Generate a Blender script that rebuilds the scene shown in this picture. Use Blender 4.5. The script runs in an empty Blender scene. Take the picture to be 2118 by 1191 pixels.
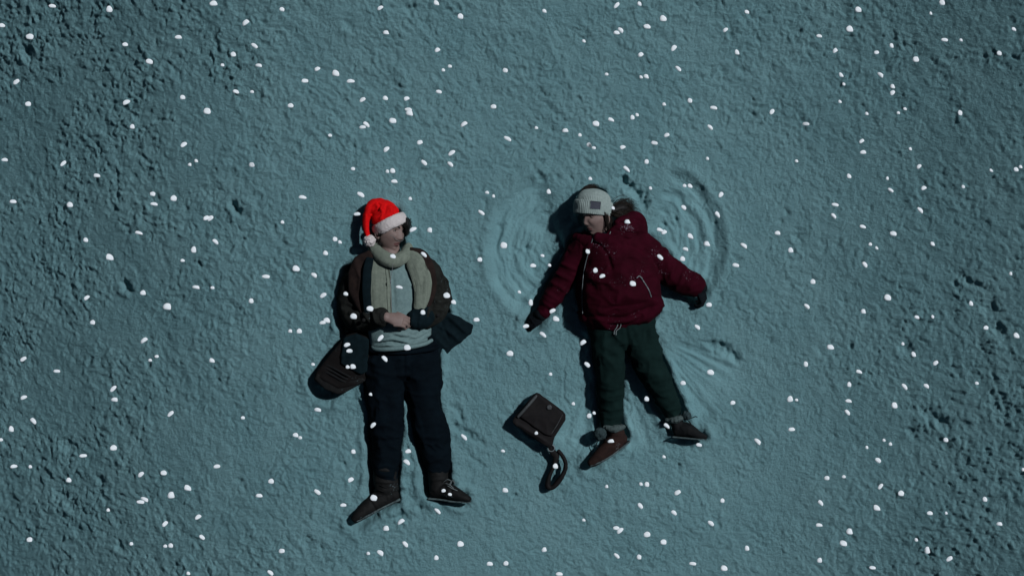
import bpy, math, random
import numpy as np
from mathutils import Vector, Matrix

random.seed(7)
RNG = np.random.default_rng(7)
scene = bpy.context.scene
COL = scene.collection

# ------------------------------------------------------------------ camera, sky, sun, exposure
H = 10.0                 # camera height above the snow (m)
S = 370.0                # photograph pixels per metre at ground level
CX, CY = 1059.0, 595.5
cam = bpy.data.cameras.new("camera")
cam.sensor_width = 36.0
cam.lens = 36.0 * H / (2118.0 / S)
cam.clip_end = 1000.0
cam_o = bpy.data.objects.new("camera", cam)
cam_o.location = (0, 0, H)
COL.objects.link(cam_o)
scene.camera = cam_o

SUN_AZ, SUN_EL = math.radians(31), math.radians(47)   # azimuth measured from +x (photo right) towards +y (photo up)
L = Vector((math.cos(SUN_EL) * math.cos(SUN_AZ), math.cos(SUN_EL) * math.sin(SUN_AZ), math.sin(SUN_EL)))
sun = bpy.data.lights.new("moonlight", 'SUN')
sun.energy = 3.1
sun.angle = math.radians(3.0)
sun.color = (0.86, 0.93, 1.0)
sun_o = bpy.data.objects.new("moonlight", sun)
sun_o.rotation_euler = L.to_track_quat('Z', 'Y').to_euler()
sun_o.location = (6, 4, 8)
COL.objects.link(sun_o)

world = bpy.data.worlds.new("World")
scene.world = world
world.use_nodes = True
wn = world.node_tree
wn.nodes.clear()
sky = wn.nodes.new('ShaderNodeTexSky')
sky.sky_type = 'NISHITA'
sky.sun_disc = False
sky.sun_elevation = SUN_EL
sky.sun_rotation = math.atan2(L.x, L.y)
bg = wn.nodes.new('ShaderNodeBackground')
bg.inputs['Strength'].default_value = 0.013
wo = wn.nodes.new('ShaderNodeOutputWorld')
wn.links.new(sky.outputs[0], bg.inputs['Color'])
wn.links.new(bg.outputs[0], wo.inputs['Surface'])

scene.view_settings.view_transform = 'Standard'
scene.view_settings.look = 'None'
scene.view_settings.exposure = 0.0
scene.view_settings.gamma = 1.0
scene.view_settings.use_curve_mapping = False

# ------------------------------------------------------------------ numpy noise
def _hash(ix, iy, iz, seed):
    h = (ix.astype(np.int64) * 374761393 + iy.astype(np.int64) * 668265263 + iz.astype(np.int64) * 2147483647 + seed * 974711) & 0xFFFFFFFF
    h = ((h ^ (h >> 13)) * 1274126177) & 0xFFFFFFFF
    h = ((h ^ (h >> 16)) * 2246822519) & 0xFFFFFFFF
    return (h ^ (h >> 15)) & 0xFFFFFFFF

def perlin2(x, y, seed=0):
    x0 = np.floor(x); y0 = np.floor(y)
    fx = x - x0; fy = y - y0
    ix = x0.astype(np.int64); iy = y0.astype(np.int64)
    u = fx * fx * fx * (fx * (fx * 6 - 15) + 10); v = fy * fy * fy * (fy * (fy * 6 - 15) + 10)
    z = np.zeros_like(ix)
    def g(dx, dy):
        a = _hash(ix + dx, iy + dy, z, seed).astype(np.float64) * (2 * math.pi / 4294967296.0)
        return np.cos(a) * (fx - dx) + np.sin(a) * (fy - dy)
    n00, n10, n01, n11 = g(0, 0), g(1, 0), g(0, 1), g(1, 1)
    return 1.5 * ((n00 * (1 - u) + n10 * u) * (1 - v) + (n01 * (1 - u) + n11 * u) * v)

def vnoise3(p, seed=0):
    p0 = np.floor(p); f = p - p0
    i = p0.astype(np.int64)
    u = f * f * (3 - 2 * f)
    r = 0
    for dx in (0, 1):
        wx = u[:, 0] if dx else 1 - u[:, 0]
        for dy in (0, 1):
            wy = u[:, 1] if dy else 1 - u[:, 1]
            for dz in (0, 1):
                wz = u[:, 2] if dz else 1 - u[:, 2]
                r = r + wx * wy * wz * (_hash(i[:, 0] + dx, i[:, 1] + dy, i[:, 2] + dz, seed) / 2147483648.0 - 1)
    return r

def worley2(x, y, seed=0):
    ix = np.floor(x).astype(np.int64); iy = np.floor(y).astype(np.int64)
    best = np.full(x.shape, 9.0); val = np.zeros(x.shape)
    z = np.zeros_like(ix)
    for dx in (-1, 0, 1):
        for dy in (-1, 0, 1):
            h = _hash(ix + dx, iy + dy, z, seed)
            px = ix + dx + (h & 0xFFFF) / 65536.0
            py = iy + dy + ((h >> 16) & 0xFFFF) / 65536.0
            d = np.hypot(x - px, y - py)
            m = d < best
            best = np.where(m, d, best)
            val = np.where(m, ((h * 7919) & 0xFFFF) / 65536.0, val)
    return best, val

def sstep(a, b, x):
    t = np.clip((x - a) / (b - a), 0, 1)
    return t * t * (3 - 2 * t)

# ------------------------------------------------------------------ added snow-field slopes that darken the edges, standing in for light falloff
_tx = np.linspace(-14, 14, 5601)
_sx = (-0.10 + 0.60 * sstep(0.70, 2.6, np.abs(_tx - 0.15))) * (1 - sstep(3.3, 5.0, np.abs(_tx)))
_hx = np.cumsum(_sx) * (_tx[1] - _tx[0]); _hx -= np.interp(0.0, _tx, _hx)
_sy = (-0.03 + 0.20 * sstep(0.4, 1.7, _tx) + 0.08 * sstep(0.9, 1.7, -_tx)) * (1 - sstep(2.0, 4.0, np.abs(_tx)))
_hy = np.cumsum(_sy) * (_tx[1] - _tx[0]); _hy -= np.interp(0.0, _tx, _hy)
def falloff_height(x, y):
    return np.interp(x, _tx, _hx) + np.interp(y, _tx, _hy)

def W(px, py, z=0.0):
    """photo pixel + height above the snow -> flat authoring coordinates in metres (lie() is added when a mesh is made)"""
    x = (px - CX) / S; y = (CY - py) / S
    k = (H - z - float(falloff_height(x, y))) / H
    return np.array((x * k, y * k, z))

# ------------------------------------------------------------------ materials
def nodes(name):
    m = bpy.data.materials.new(name); m.use_nodes = True
    nt = m.node_tree
    return m, nt, nt.nodes['Principled BSDF']

def mat(name, c1, c2=None, scale=40.0, rough=0.85, bump=0.3, bscale=200.0, bdist=0.004, spec=0.2, sheen=0.0, specks=None, detail=5.0):
    m, nt, b = nodes(name)
    N = nt.nodes; Lk = nt.links
    c2 = c2 or tuple(v * 0.7 for v in c1)
    tc = N.new('ShaderNodeTexCoord')
    n1 = N.new('ShaderNodeTexNoise'); n1.inputs['Scale'].default_value = scale; n1.inputs['Detail'].default_value = detail
    n1.inputs['Roughness'].default_value = 0.65
    Lk.new(tc.outputs['Object'], n1.inputs['Vector'])
    r = N.new('ShaderNodeValToRGB')
    r.color_ramp.elements[0].position = 0.36; r.color_ramp.elements[1].position = 0.66
    r.color_ramp.elements[0].color = (*c2, 1); r.color_ramp.elements[1].color = (*c1, 1)
    Lk.new(n1.outputs['Fac'], r.inputs['Fac'])
    out = r.outputs['Color']
    if specks:
        n3 = N.new('ShaderNodeTexNoise'); n3.inputs['Scale'].default_value = specks[1]; n3.inputs['Detail'].default_value = 2
        Lk.new(tc.outputs['Object'], n3.inputs['Vector'])
        n4 = N.new('ShaderNodeTexNoise'); n4.inputs['Scale'].default_value = 9.0; n4.inputs['Detail'].default_value = 3
        Lk.new(tc.outputs['Object'], n4.inputs['Vector'])
        ad = N.new('ShaderNodeMath'); ad.operation = 'MULTIPLY'
        Lk.new(n3.outputs['Fac'], ad.inputs[0]); Lk.new(n4.outputs['Fac'], ad.inputs[1])
        r3 = N.new('ShaderNodeValToRGB'); r3.color_ramp.elements[0].position = specks[0]; r3.color_ramp.elements[1].position = specks[0] + 0.06
        Lk.new(ad.outputs[0], r3.inputs['Fac'])
        mx = N.new('ShaderNodeMix'); mx.data_type = 'RGBA'
        mx.inputs[7].default_value = (*specks[2], 1)
        Lk.new(r3.outputs['Color'], mx.inputs[0]); Lk.new(out, mx.inputs[6]); out = mx.outputs[2]
    Lk.new(out, b.inputs['Base Color'])
    b.inputs['Roughness'].default_value = rough
    b.inputs['Specular IOR Level'].default_value = spec
    if sheen:
        b.inputs['Sheen Weight'].default_value = sheen; b.inputs['Sheen Roughness'].default_value = 0.5
        b.inputs['Sheen Tint'].default_value = (*c1, 1)
    if bump:
        n2 = N.new('ShaderNodeTexNoise'); n2.inputs['Scale'].default_value = bscale; n2.inputs['Detail'].default_value = 4
        Lk.new(tc.outputs['Object'], n2.inputs['Vector'])
        bp = N.new('ShaderNodeBump'); bp.inputs['Strength'].default_value = bump; bp.inputs['Distance'].default_value = bdist
        Lk.new(n2.outputs['Fac'], bp.inputs['Height']); Lk.new(bp.outputs['Normal'], b.inputs['Normal'])
    return m

SNOWC = (0.30, 0.38, 0.40)
M = dict(
    coat=mat("coat_wool", (0.0180, 0.0188, 0.0163), (0.0090, 0.0090, 0.0081), 30, 0.95, 0.6, 260, 0.004, 0.06, 0.0, (0.40, 160, (0.12, 0.16, 0.17))),
    coat_lapel=mat("coat_lapel_wool", (0.0209, 0.0121, 0.0097), (0.0113, 0.0064, 0.0056), 30, 0.95, 0.5, 260, 0.004, 0.15),
    teal=mat("dark_teal_cloth", (0.0046, 0.0111, 0.0143), (0.0026, 0.0065, 0.0084), 30, 0.9, 0.5, 260, 0.003, 0.06),
    sweater=mat("grey_knit", (0.1522, 0.2205, 0.2137), (0.1155, 0.1715, 0.1691), 60, 0.95, 0.5, 420, 0.003, 0.1),
    scarf=mat("scarf_knit", (0.175, 0.195, 0.155), (0.130, 0.148, 0.118), 50, 0.95, 0.5, 420, 0.003, 0.1),
    jeans=mat("dark_trousers", (0.0018, 0.0049, 0.0078), (0.0010, 0.0028, 0.0047), 14, 0.9, 0.5, 240, 0.003, 0.06),
    leather=mat("black_leather", (0.0072, 0.0066, 0.0060), (0.0036, 0.0036, 0.0036), 40, 0.75, 0.4, 120, 0.003, 0.18, 0.0, (0.40, 120, (0.10, 0.14, 0.15))),
    sole=mat("pale_rubber", (0.1011, 0.1368, 0.1368), (0.0238, 0.0333, 0.0357), 60, 0.8, 0.3, 200, 0.003),
    skin=mat("skin", (0.2002, 0.1382, 0.1191), (0.1602, 0.1048, 0.0904), 26, 0.6, 0.15, 420, 0.002, 0.3),
    lips=mat("lips", (0.15, 0.065, 0.06), (0.11, 0.05, 0.047), 60, 0.5, 0.2, 300, 0.001, 0.35),
    hair=mat("dark_hair", (0.012, 0.010, 0.009), (0.006, 0.005, 0.005), 60, 0.6, 0.0),
    hairw=mat("brown_hair", (0.0210, 0.0133, 0.0084), (0.0084, 0.0056, 0.0042), 60, 0.6, 0.0),
    red=mat("red_plush", (0.66, 0.0045, 0.005), (0.48, 0.002, 0.003), 70, 0.9, 0.5, 300, 0.003, 0.1),
    fur=mat("white_plush", (0.60, 0.53, 0.505), (0.54, 0.465, 0.445), 90, 0.95, 0.8, 330, 0.006, 0.1),
    burgundy=mat("burgundy_velvet", (0.0323, 0.0011, 0.0062), (0.0200, 0.0007, 0.0037), 12, 0.85, 0.5, 190, 0.005, 0.06, 0.12, (0.392, 150, (0.17, 0.13, 0.16))),
    green=mat("green_trousers", (0.0058, 0.0163, 0.0145), (0.0037, 0.0109, 0.0099), 14, 0.92, 0.5, 240, 0.003, 0.06),
    glove=mat("dark_knit_glove", (0.0058, 0.0079, 0.0101), (0.0029, 0.0043, 0.0058), 60, 0.95, 0.8, 260, 0.004, 0.1),
    beanie=mat("pale_knit", (0.2783, 0.3238, 0.2985), (0.2176, 0.2581, 0.2409), 70, 0.95, 0.5, 380, 0.003, 0.1),
    patch=mat("grey_patch", (0.050, 0.052, 0.068), (0.035, 0.037, 0.05), 160, 0.7, 0.3, 300, 0.002),
    boot=mat("brown_suede", (0.0263, 0.0124, 0.0095), (0.0153, 0.0077, 0.0062), 30, 0.9, 0.5, 240, 0.003, 0.15, 0.0, (0.42, 130, (0.14, 0.16, 0.17))),
    boot_dark=mat("dark_suede", (0.0096, 0.0096, 0.0096), (0.0048, 0.0054, 0.0060), 30, 0.9, 0.5, 240, 0.003, 0.15),
    cuff=mat("grey_fleece", (0.085, 0.110, 0.105), (0.05, 0.068, 0.066), 90, 0.95, 0.8, 260, 0.006, 0.1),
    pom=mat("dark_fleece", (0.040, 0.060, 0.062), (0.02, 0.032, 0.034), 90, 0.95, 0.8, 260, 0.006, 0.1),
    bag=mat("bag_leather", (0.0085, 0.0065, 0.0065), (0.0045, 0.0035, 0.0037), 26, 0.75, 0.25, 60, 0.003, 0.15),
    bag_edge=mat("worn_leather_edge", (0.050, 0.055, 0.055), (0.02, 0.022, 0.023), 60, 0.6, 0.4, 160, 0.003, 0.4),
    satchel=mat("satchel_canvas", (0.0039, 0.0023, 0.0020), (0.0020, 0.0013, 0.0012), 30, 0.9, 0.5, 260, 0.003, 0.2, 0.0, (0.40, 150, (0.12, 0.15, 0.16))),
    metal=mat("grey_metal", (0.1400, 0.1540, 0.1610), (0.0840, 0.0945, 0.0980), 90, 0.4, 0.0, spec=0.5),
    cord=mat("pale_cord", (0.20, 0.22, 0.215), (0.13, 0.15, 0.15), 90, 0.8, 0.3, 300, 0.002),
    eye=mat("eye_white", (0.30, 0.28, 0.27), (0.26, 0.24, 0.24), 50, 0.3, 0.0, spec=0.5),
    iris=mat("dark_iris", (0.012, 0.010, 0.009), (0.008, 0.007, 0.006), 50, 0.25, 0.0, spec=0.5),
    tube=mat("clear_tube", (0.20, 0.20, 0.20), (0.15, 0.15, 0.15), 90, 0.4, 0.0, spec=0.5),
)

# snow on the ground: dull blue-green night snow, grain and fine relief only
def snow_material():
    m, nt, b = nodes("night_snow")
    N = nt.nodes; Lk = nt.links
    tc = N.new('ShaderNodeTexCoord')
    n1 = N.new('ShaderNodeTexNoise'); n1.inputs['Scale'].default_value = 3.2; n1.inputs['Detail'].default_value = 9; n1.inputs['Roughness'].default_value = 0.62
    Lk.new(tc.outputs['Object'], n1.inputs['Vector'])
    r = N.new('ShaderNodeValToRGB')
    r.color_ramp.elements[0].position = 0.30; r.color_ramp.elements[1].position = 0.72
    r.color_ramp.elements[0].color = (0.145, 0.273, 0.290, 1); r.color_ramp.elements[1].color = (0.180, 0.318, 0.332, 1)
    Lk.new(n1.outputs['Fac'], r.inputs['Fac'])
    Lk.new(r.outputs['Color'], b.inputs['Base Color'])
    b.inputs['Roughness'].default_value = 0.95
    b.inputs['Specular IOR Level'].default_value = 0.1
    a = N.new('ShaderNodeTexNoise'); a.inputs['Scale'].default_value = 75; a.inputs['Detail'].default_value = 5; a.inputs['Roughness'].default_value = 0.75
    Lk.new(tc.outputs['Object'], a.inputs['Vector'])
    b1 = N.new('ShaderNodeBump'); b1.inputs['Strength'].default_value = 1.0; b1.inputs['Distance'].default_value = 0.017
    Lk.new(a.outputs['Fac'], b1.inputs['Height'])
    pk = N.new('ShaderNodeAttribute'); pk.attribute_name = 'packed'      # smoothed, packed snow has less grain
    mr = N.new('ShaderNodeMapRange'); mr.inputs['To Min'].default_value = 1.0; mr.inputs['To Max'].default_value = 0.68
    Lk.new(pk.outputs['Fac'], mr.inputs['Value']); Lk.new(mr.outputs['Result'], b1.inputs['Strength'])
    Lk.new(b1.outputs['Normal'], b.inputs['Normal'])
    return m
M['snow'] = snow_material()

def flake_material():
    m = bpy.data.materials.new("falling_snow"); m.use_nodes = True
    nt = m.node_tree; N = nt.nodes; N.clear()
    o = N.new('ShaderNodeOutputMaterial'); mx = N.new('ShaderNodeMixShader'); mx.inputs[0].default_value = 0.24
    d = N.new('ShaderNodeBsdfDiffuse'); t = N.new('ShaderNodeBsdfTranslucent')
    tc = N.new('ShaderNodeTexCoord'); ns = N.new('ShaderNodeTexNoise'); ns.inputs['Scale'].default_value = 300
    r = N.new('ShaderNodeValToRGB')
    r.color_ramp.elements[0].color = (0.93, 0.93, 0.93, 1); r.color_ramp.elements[1].color = (0.97, 0.97, 0.97, 1)
    nt.links.new(tc.outputs['Object'], ns.inputs['Vector']); nt.links.new(ns.outputs['Fac'], r.inputs['Fac'])
    for s in (d, t): nt.links.new(r.outputs['Color'], s.inputs['Color'])
    nt.links.new(d.outputs[0], mx.inputs[1]); nt.links.new(t.outputs[0], mx.inputs[2]); nt.links.new(mx.outputs[0], o.inputs['Surface'])
    return m
M['flake'] = flake_material()

# ------------------------------------------------------------------ mesh helpers (numpy)
def catmull(P, n):
    P = np.asarray(P, float)
    if len(P) == 2:
        t = np.linspace(0, 1, n + 1)[:, None]
        return P[0] * (1 - t) + P[1] * t
    E = np.vstack([2 * P[0] - P[1], P, 2 * P[-1] - P[-2]])
    out = []
    for i in range(1, len(E) - 2):
        p0, p1, p2, p3 = E[i - 1], E[i], E[i + 1], E[i + 2]
        for t in np.linspace(0, 1, n, endpoint=False):
            out.append(0.5 * ((2 * p1) + (-p0 + p2) * t + (2 * p0 - 5 * p1 + 4 * p2 - p3) * t * t + (-p0 + 3 * p1 - 3 * p2 + p3) * t ** 3))
    out.append(P[-1])
    return np.array(out)

def tube3(path, ra, rb, seg=20, up=(0, 0, 1), cap=True, n=6, ribs=0, rib_amp=0.0, power=2.0):
    """tube along 3-D path (metres); ra = radius across (perpendicular to up), rb = radius along up"""
    path = np.asarray(path, float)
    k = len(path)
    ra = np.broadcast_to(np.asarray(ra, float), (k,)); rb = np.broadcast_to(np.asarray(rb, float), (k,))
    A = catmull(np.column_stack([path, ra, rb]), n)
    P, ra, rb = A[:, :3], np.maximum(A[:, 3], 1e-4), np.maximum(A[:, 4], 1e-4)
    T = np.gradient(P, axis=0)
    T /= np.linalg.norm(T, axis=1)[:, None] + 1e-9
    up = np.asarray(up, float)
    U = np.cross(T, up); nn = np.linalg.norm(U, axis=1)
    for i in range(len(U)):
        if nn[i] < 0.15: U[i] = U[i - 1] if i else np.cross(T[i], (0.1, 1, 0.1))
    U /= np.linalg.norm(U, axis=1)[:, None] + 1e-9
    Vv = np.cross(U, T)
    th = np.linspace(0, 2 * math.pi, seg, endpoint=False)
    c, s = np.cos(th), np.sin(th)
    if power != 2.0:
        c = np.sign(c) * np.abs(c) ** (2 / power); s = np.sign(s) * np.abs(s) ** (2 / power)
    rr = 1 + (rib_amp * np.cos(ribs * th) if ribs else 0)
    rings = []
    def ring(p, u, v, a, b): rings.append(p + np.outer(c * rr * a, u) + np.outer(s * rr * b, v))
    if cap:
        for q in (0.15, 0.5, 0.85):
            a = math.sqrt(1 - (1 - q) ** 2)
            ring(P[0] - T[0] * min(ra[0], rb[0]) * 0.8 * (1 - q), U[0], Vv[0], ra[0] * a, rb[0] * a)
    for i in range(len(P)): ring(P[i], U[i], Vv[i], ra[i], rb[i])
    if cap:
        for q in (0.85, 0.5, 0.15):
            a = math.sqrt(1 - (1 - q) ** 2)
            ring(P[-1] + T[-1] * min(ra[-1], rb[-1]) * 0.8 * (1 - q), U[-1], Vv[-1], ra[-1] * a, rb[-1] * a)
    m = len(rings)
    V = np.vstack(rings)
    i = np.arange(m - 1)[:, None] * seg; j = np.arange(seg)[None]; j2 = (j + 1) % seg
    Q = np.stack([i + j, i + j2, i + seg + j2, i + seg + j], -1).reshape(-1, 4)
    V = np.vstack([V, rings[0].mean(0), rings[-1].mean(0)])
    a, b = len(V) - 2, len(V) - 1
    jj = np.arange(seg); jn = (jj + 1) % seg
    T1 = np.column_stack([np.full(seg, a), jn, jj]); o = (m - 1) * seg
    T2 = np.column_stack([np.full(seg, b), o + jj, o + jn])
    return V, [Q, np.vstack([T1, T2])]

def tube(ctrl, seg=20, dz=0.0, **kw):
    """ctrl rows (px, py, z, half width in photo px, half height in metres)"""
    P = [W(r[0], r[1], r[2] + dz) for r in ctrl]
    return tube3(P, [r[3] / S for r in ctrl], [r[4] for r in ctrl], seg, **kw)

def ellipsoid(c, r, axes=None, nu=24, nv=16):
    u = np.linspace(0, 2 * math.pi, nu, endpoint=False); v = np.linspace(0, math.pi, nv + 1)[1:-1]
    d = np.array([(math.sin(b) * math.cos(a), math.sin(b) * math.sin(a), math.cos(b)) for b in v for a in u] + [(0, 0, 1), (0, 0, -1)])
    R = np.eye(3) if axes is None else np.asarray(axes, float)
    V = np.asarray(c, float) + (d * np.asarray(r, float)) @ R
    q = []; t = []
    for i in range(nv - 2):
        for j in range(nu):
            q.append((i * nu + j, (i + 1) * nu + j, (i + 1) * nu + (j + 1) % nu, i * nu + (j + 1) % nu))
    n = len(d)
    for j in range(nu):
        t.append((n - 2, j, (j + 1) % nu)); t.append((n - 1, (nv - 2) * nu + (j + 1) % nu, (nv - 2) * nu + j))
    return V, [np.array(q), np.array(t)]

def prism(poly, z0, z1, dz=0.0):
    """slab with the outline poly (photo px); z0, z1 number or per-corner list"""
    n = len(poly)
    z0 = [z0] * n if np.isscalar(z0) else z0; z1 = [z1] * n if np.isscalar(z1) else z1
    a = sum(poly[i][0] * poly[(i + 1) % n][1] - poly[(i + 1) % n][0] * poly[i][1] for i in range(n))
    idx = list(range(n)) if a < 0 else list(range(n))[::-1]
    B = [W(poly[i][0], poly[i][1], z0[i] + dz) for i in idx]; Tt = [W(poly[i][0], poly[i][1], z1[i] + dz) for i in idx]
    cb = np.mean(B, 0); ct = np.mean(Tt, 0)
    V = np.array(B + Tt + [cb, ct])
    q = np.array([(i, (i + 1) % n, n + (i + 1) % n, n + i) for i in range(n)])
    t = np.array([(2 * n, (i + 1) % n, i) for i in range(n)] + [(2 * n + 1, n + i, n + (i + 1) % n) for i in range(n)])
    return V, [q, t]

def merge(parts):
    Vs, Fs, o = [], {}, 0
    for V, F in parts:
        Vs.append(V)
        for f in F:
            if len(f): Fs.setdefault(f.shape[1], []).append(f + o)
        o += len(V)
    return np.vstack(Vs), [np.vstack(v) for v in Fs.values()]

def fill(me, V, F):
    V = np.ascontiguousarray(V, np.float32)
    me.vertices.add(len(V)); me.vertices.foreach_set('co', V.ravel())
    loops = np.concatenate([f.ravel() for f in F]).astype(np.int32)
    tot = np.concatenate([np.full(len(f), f.shape[1], np.int32) for f in F])
    me.loops.add(len(loops)); me.loops.foreach_set('vertex_index', loops)
    me.polygons.add(len(tot))
    me.polygons.foreach_set('loop_start', np.concatenate([[0], np.cumsum(tot)[:-1]]).astype(np.int32))
    me.polygons.foreach_set('loop_total', tot)
    me.polygons.foreach_set('use_smooth', np.ones(len(tot), bool))
    me.update(calc_edges=True); me.validate()
    return me

def voxel(parts, size=0.006, smooth=4):
    """one continuous skin over overlapping shapes"""
    V, F = merge(parts)
    me = fill(bpy.data.meshes.new('tmp'), V, F)
    o = bpy.data.objects.new('tmp', me); COL.objects.link(o)
    r = o.modifiers.new('r', 'REMESH'); r.mode = 'VOXEL'; r.voxel_size = size
    if smooth:
        s = o.modifiers.new('s', 'SMOOTH'); s.factor = 0.5; s.iterations = smooth
    dg = bpy.context.evaluated_depsgraph_get(); dg.update()
    ev = o.evaluated_get(dg); em = ev.to_mesh()
    V = np.empty(len(em.vertices) * 3, np.float32); em.vertices.foreach_get('co', V); V = V.reshape(-1, 3).astype(float)
    li = np.empty(len(em.loops), np.int32); em.loops.foreach_get('vertex_index', li)
    lt = np.empty(len(em.polygons), np.int32); em.polygons.foreach_get('loop_total', lt)
    ls = np.empty(len(em.polygons), np.int32); em.polygons.foreach_get('loop_start', ls)
    F = []
    for k in np.unique(lt):
        st = ls[lt == k]
        F.append(li[st[:, None] + np.arange(k)[None]])
    ev.to_mesh_clear(); bpy.data.objects.remove(o); bpy.data.meshes.remove(me)
    return V, F

def normals(V, F):
    N = np.zeros_like(V)
    for f in F:
        a = V[f[:, 1]] - V[f[:, 0]]; b = V[f[:, 2]] - V[f[:, 0]]
        n = np.cross(a, b)
        for k in range(f.shape[1]):
            for c in range(3): N[:, c] += np.bincount(f[:, k], n[:, c], len(V))
    return N / (np.linalg.norm(N, axis=1)[:, None] + 1e-12)

def topx(V):
    k = H / (H - V[:, 2] - falloff_height(V[:, 0], V[:, 1]))
    return V[:, 0] * k * S + CX, CY - V[:, 1] * k * S

def segdist(X, Y, pts):
    best = np.full(X.shape, 1e9); tt = np.zeros(X.shape); n = len(pts) - 1
    for i in range(n):
        (x0, y0), (x1, y1) = pts[i], pts[i + 1]
        dx, dy = x1 - x0, y1 - y0; l2 = dx * dx + dy * dy + 1e-9
        t = np.clip(((X - x0) * dx + (Y - y0) * dy) / l2, 0, 1)
        d = np.hypot(X - x0 - t * dx, Y - y0 - t * dy)
        m = d < best
        best = np.where(m, d, best); tt = np.where(m, (i + t) / n, tt)
    return best, tt

def folds(V, F, strokes, noise=()):
    """strokes: (points in photo px, width px, height m); noise: (amp m, (fx,fy,fz), seed)"""
    N = normals(V, F); X, Y = topx(V); d = np.zeros(len(V))
    upw = sstep(-0.3, 0.3, N[:, 2])
    for pts, w, h in strokes:
        x0, x1 = min(p[0] for p in pts) - 4 * w, max(p[0] for p in pts) + 4 * w
        y0, y1 = min(p[1] for p in pts) - 4 * w, max(p[1] for p in pts) + 4 * w
        m = (X > x0) & (X < x1) & (Y > y0) & (Y < y1)
        if not m.any(): continue
        D, t = segdist(X[m], Y[m], pts)
        d[m] += h * np.exp(-(D / w) ** 2) * np.clip(4 * np.minimum(t, 1 - t) + 0.25, 0, 1) * upw[m]
    for amp, fr, seed in noise:
        q = V * np.asarray(fr, float)
        q = q + 0.6 * np.column_stack([vnoise3(q * 0.7 + 11, seed + 1), vnoise3(q * 0.7 + 23, seed + 2), vnoise3(q * 0.7 + 37, seed + 3)])
        d += amp * (1 - 2 * np.abs(vnoise3(q, seed)))
    return V + N * d[:, None], F

def mk(name, VF, m, parent=None, loc=None, label=None):
    V, F = VF
    V = V.copy(); V[:, 2] += falloff_height(V[:, 0], V[:, 1])
    base = np.array(parent['base']) if parent is not None else np.array(loc if loc is not None else (V[:, 0].mean(), V[:, 1].mean(), V[:, 2].min()))
    me = fill(bpy.data.meshes.new(name), V - base, F)
    me.materials.append(m)
    o = bpy.data.objects.new(name, me); COL.objects.link(o)
    if parent is not None: o.parent = parent
    else: o.location = base
    o['base'] = [float(v) for v in base]
    if label: o['label'] = label
    return o

def tag(o, label, cat, group=None, kind=None):
    o['label'] = label; o['category'] = cat
    if group: o['group'] = group
    if kind: o['kind'] = kind
    return o

def empty(name, loc):
    o = bpy.data.objects.new(name, None); COL.objects.link(o)
    b = np.array(loc, float); b[2] += float(falloff_height(b[0], b[1]))
    o.location = b; o['base'] = [float(v) for v in b]; o.empty_display_size = 0.1
    return o

def strands(guides, n, spread, r, seed=0, dz=0.0, seg=4):
    """bundle of hair strands: guides = lists of (px,py,z)"""
    rg = np.random.default_rng(seed); parts = []
    for g in guides:
        for _ in range(n):
            o = rg.normal(0, 1, 3) * np.array((spread, spread, spread / S * 0.7)); P = []
            for i, p in enumerate(g):
                w = rg.normal(0, 1, 3) * np.array((spread, spread, spread / S)) * 0.45 * (0.4 + i / len(g))
                P.append(W(p[0] + o[0] + w[0], p[1] + o[1] + w[1], p[2] + dz + o[2] + w[2]))
            rr = np.linspace(1, 0.35, len(P)) * r * rg.uniform(0.7, 1.3)
            parts.append(tube3(P, rr, rr, seg, cap=False, n=3))
    return merge(parts)

# ------------------------------------------------------------------ snow field
BODY_CAPS = [  # capsules pressed into the snow: points px, radius px, depth m
    ([(812, 455), (810, 545)], 34, 0.055), ([(812, 610), (822, 660), (832, 750)], 84, 0.105), ([(745, 570), (735, 660)], 42, 0.085), ([(885, 575), (908, 640)], 28, 0.075),
    ([(797, 760), (797, 880), (798, 1010)], 42, 0.09), ([(868, 760), (888, 880), (908, 1000)], 40, 0.085), ([(815, 1025), (740, 1075)], 24, 0.05), ([(895, 1020), (960, 1030)], 20, 0.045),
    ([(735, 700), (675, 795)], 42, 0.045),
    ([(1232, 415), (1240, 480)], 40, 0.066), ([(1268, 550), (1286, 635)], 86, 0.066), ([(1200, 500), (1150, 590), (1105, 670)], 30, 0.05), ([(1340, 510), (1390, 565), (1445, 605)], 32, 0.05),
    ([(1255, 690), (1262, 780), (1264, 900)], 36, 0.06), ([(1325, 690), (1365, 780), (1400, 870)], 36, 0.05), ([(1290, 905), (1225, 960)], 22, 0.045), ([(1395, 890), (1455, 903)], 18, 0.045),
    ([(1115, 870)], 40, 0.012),
]
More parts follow.
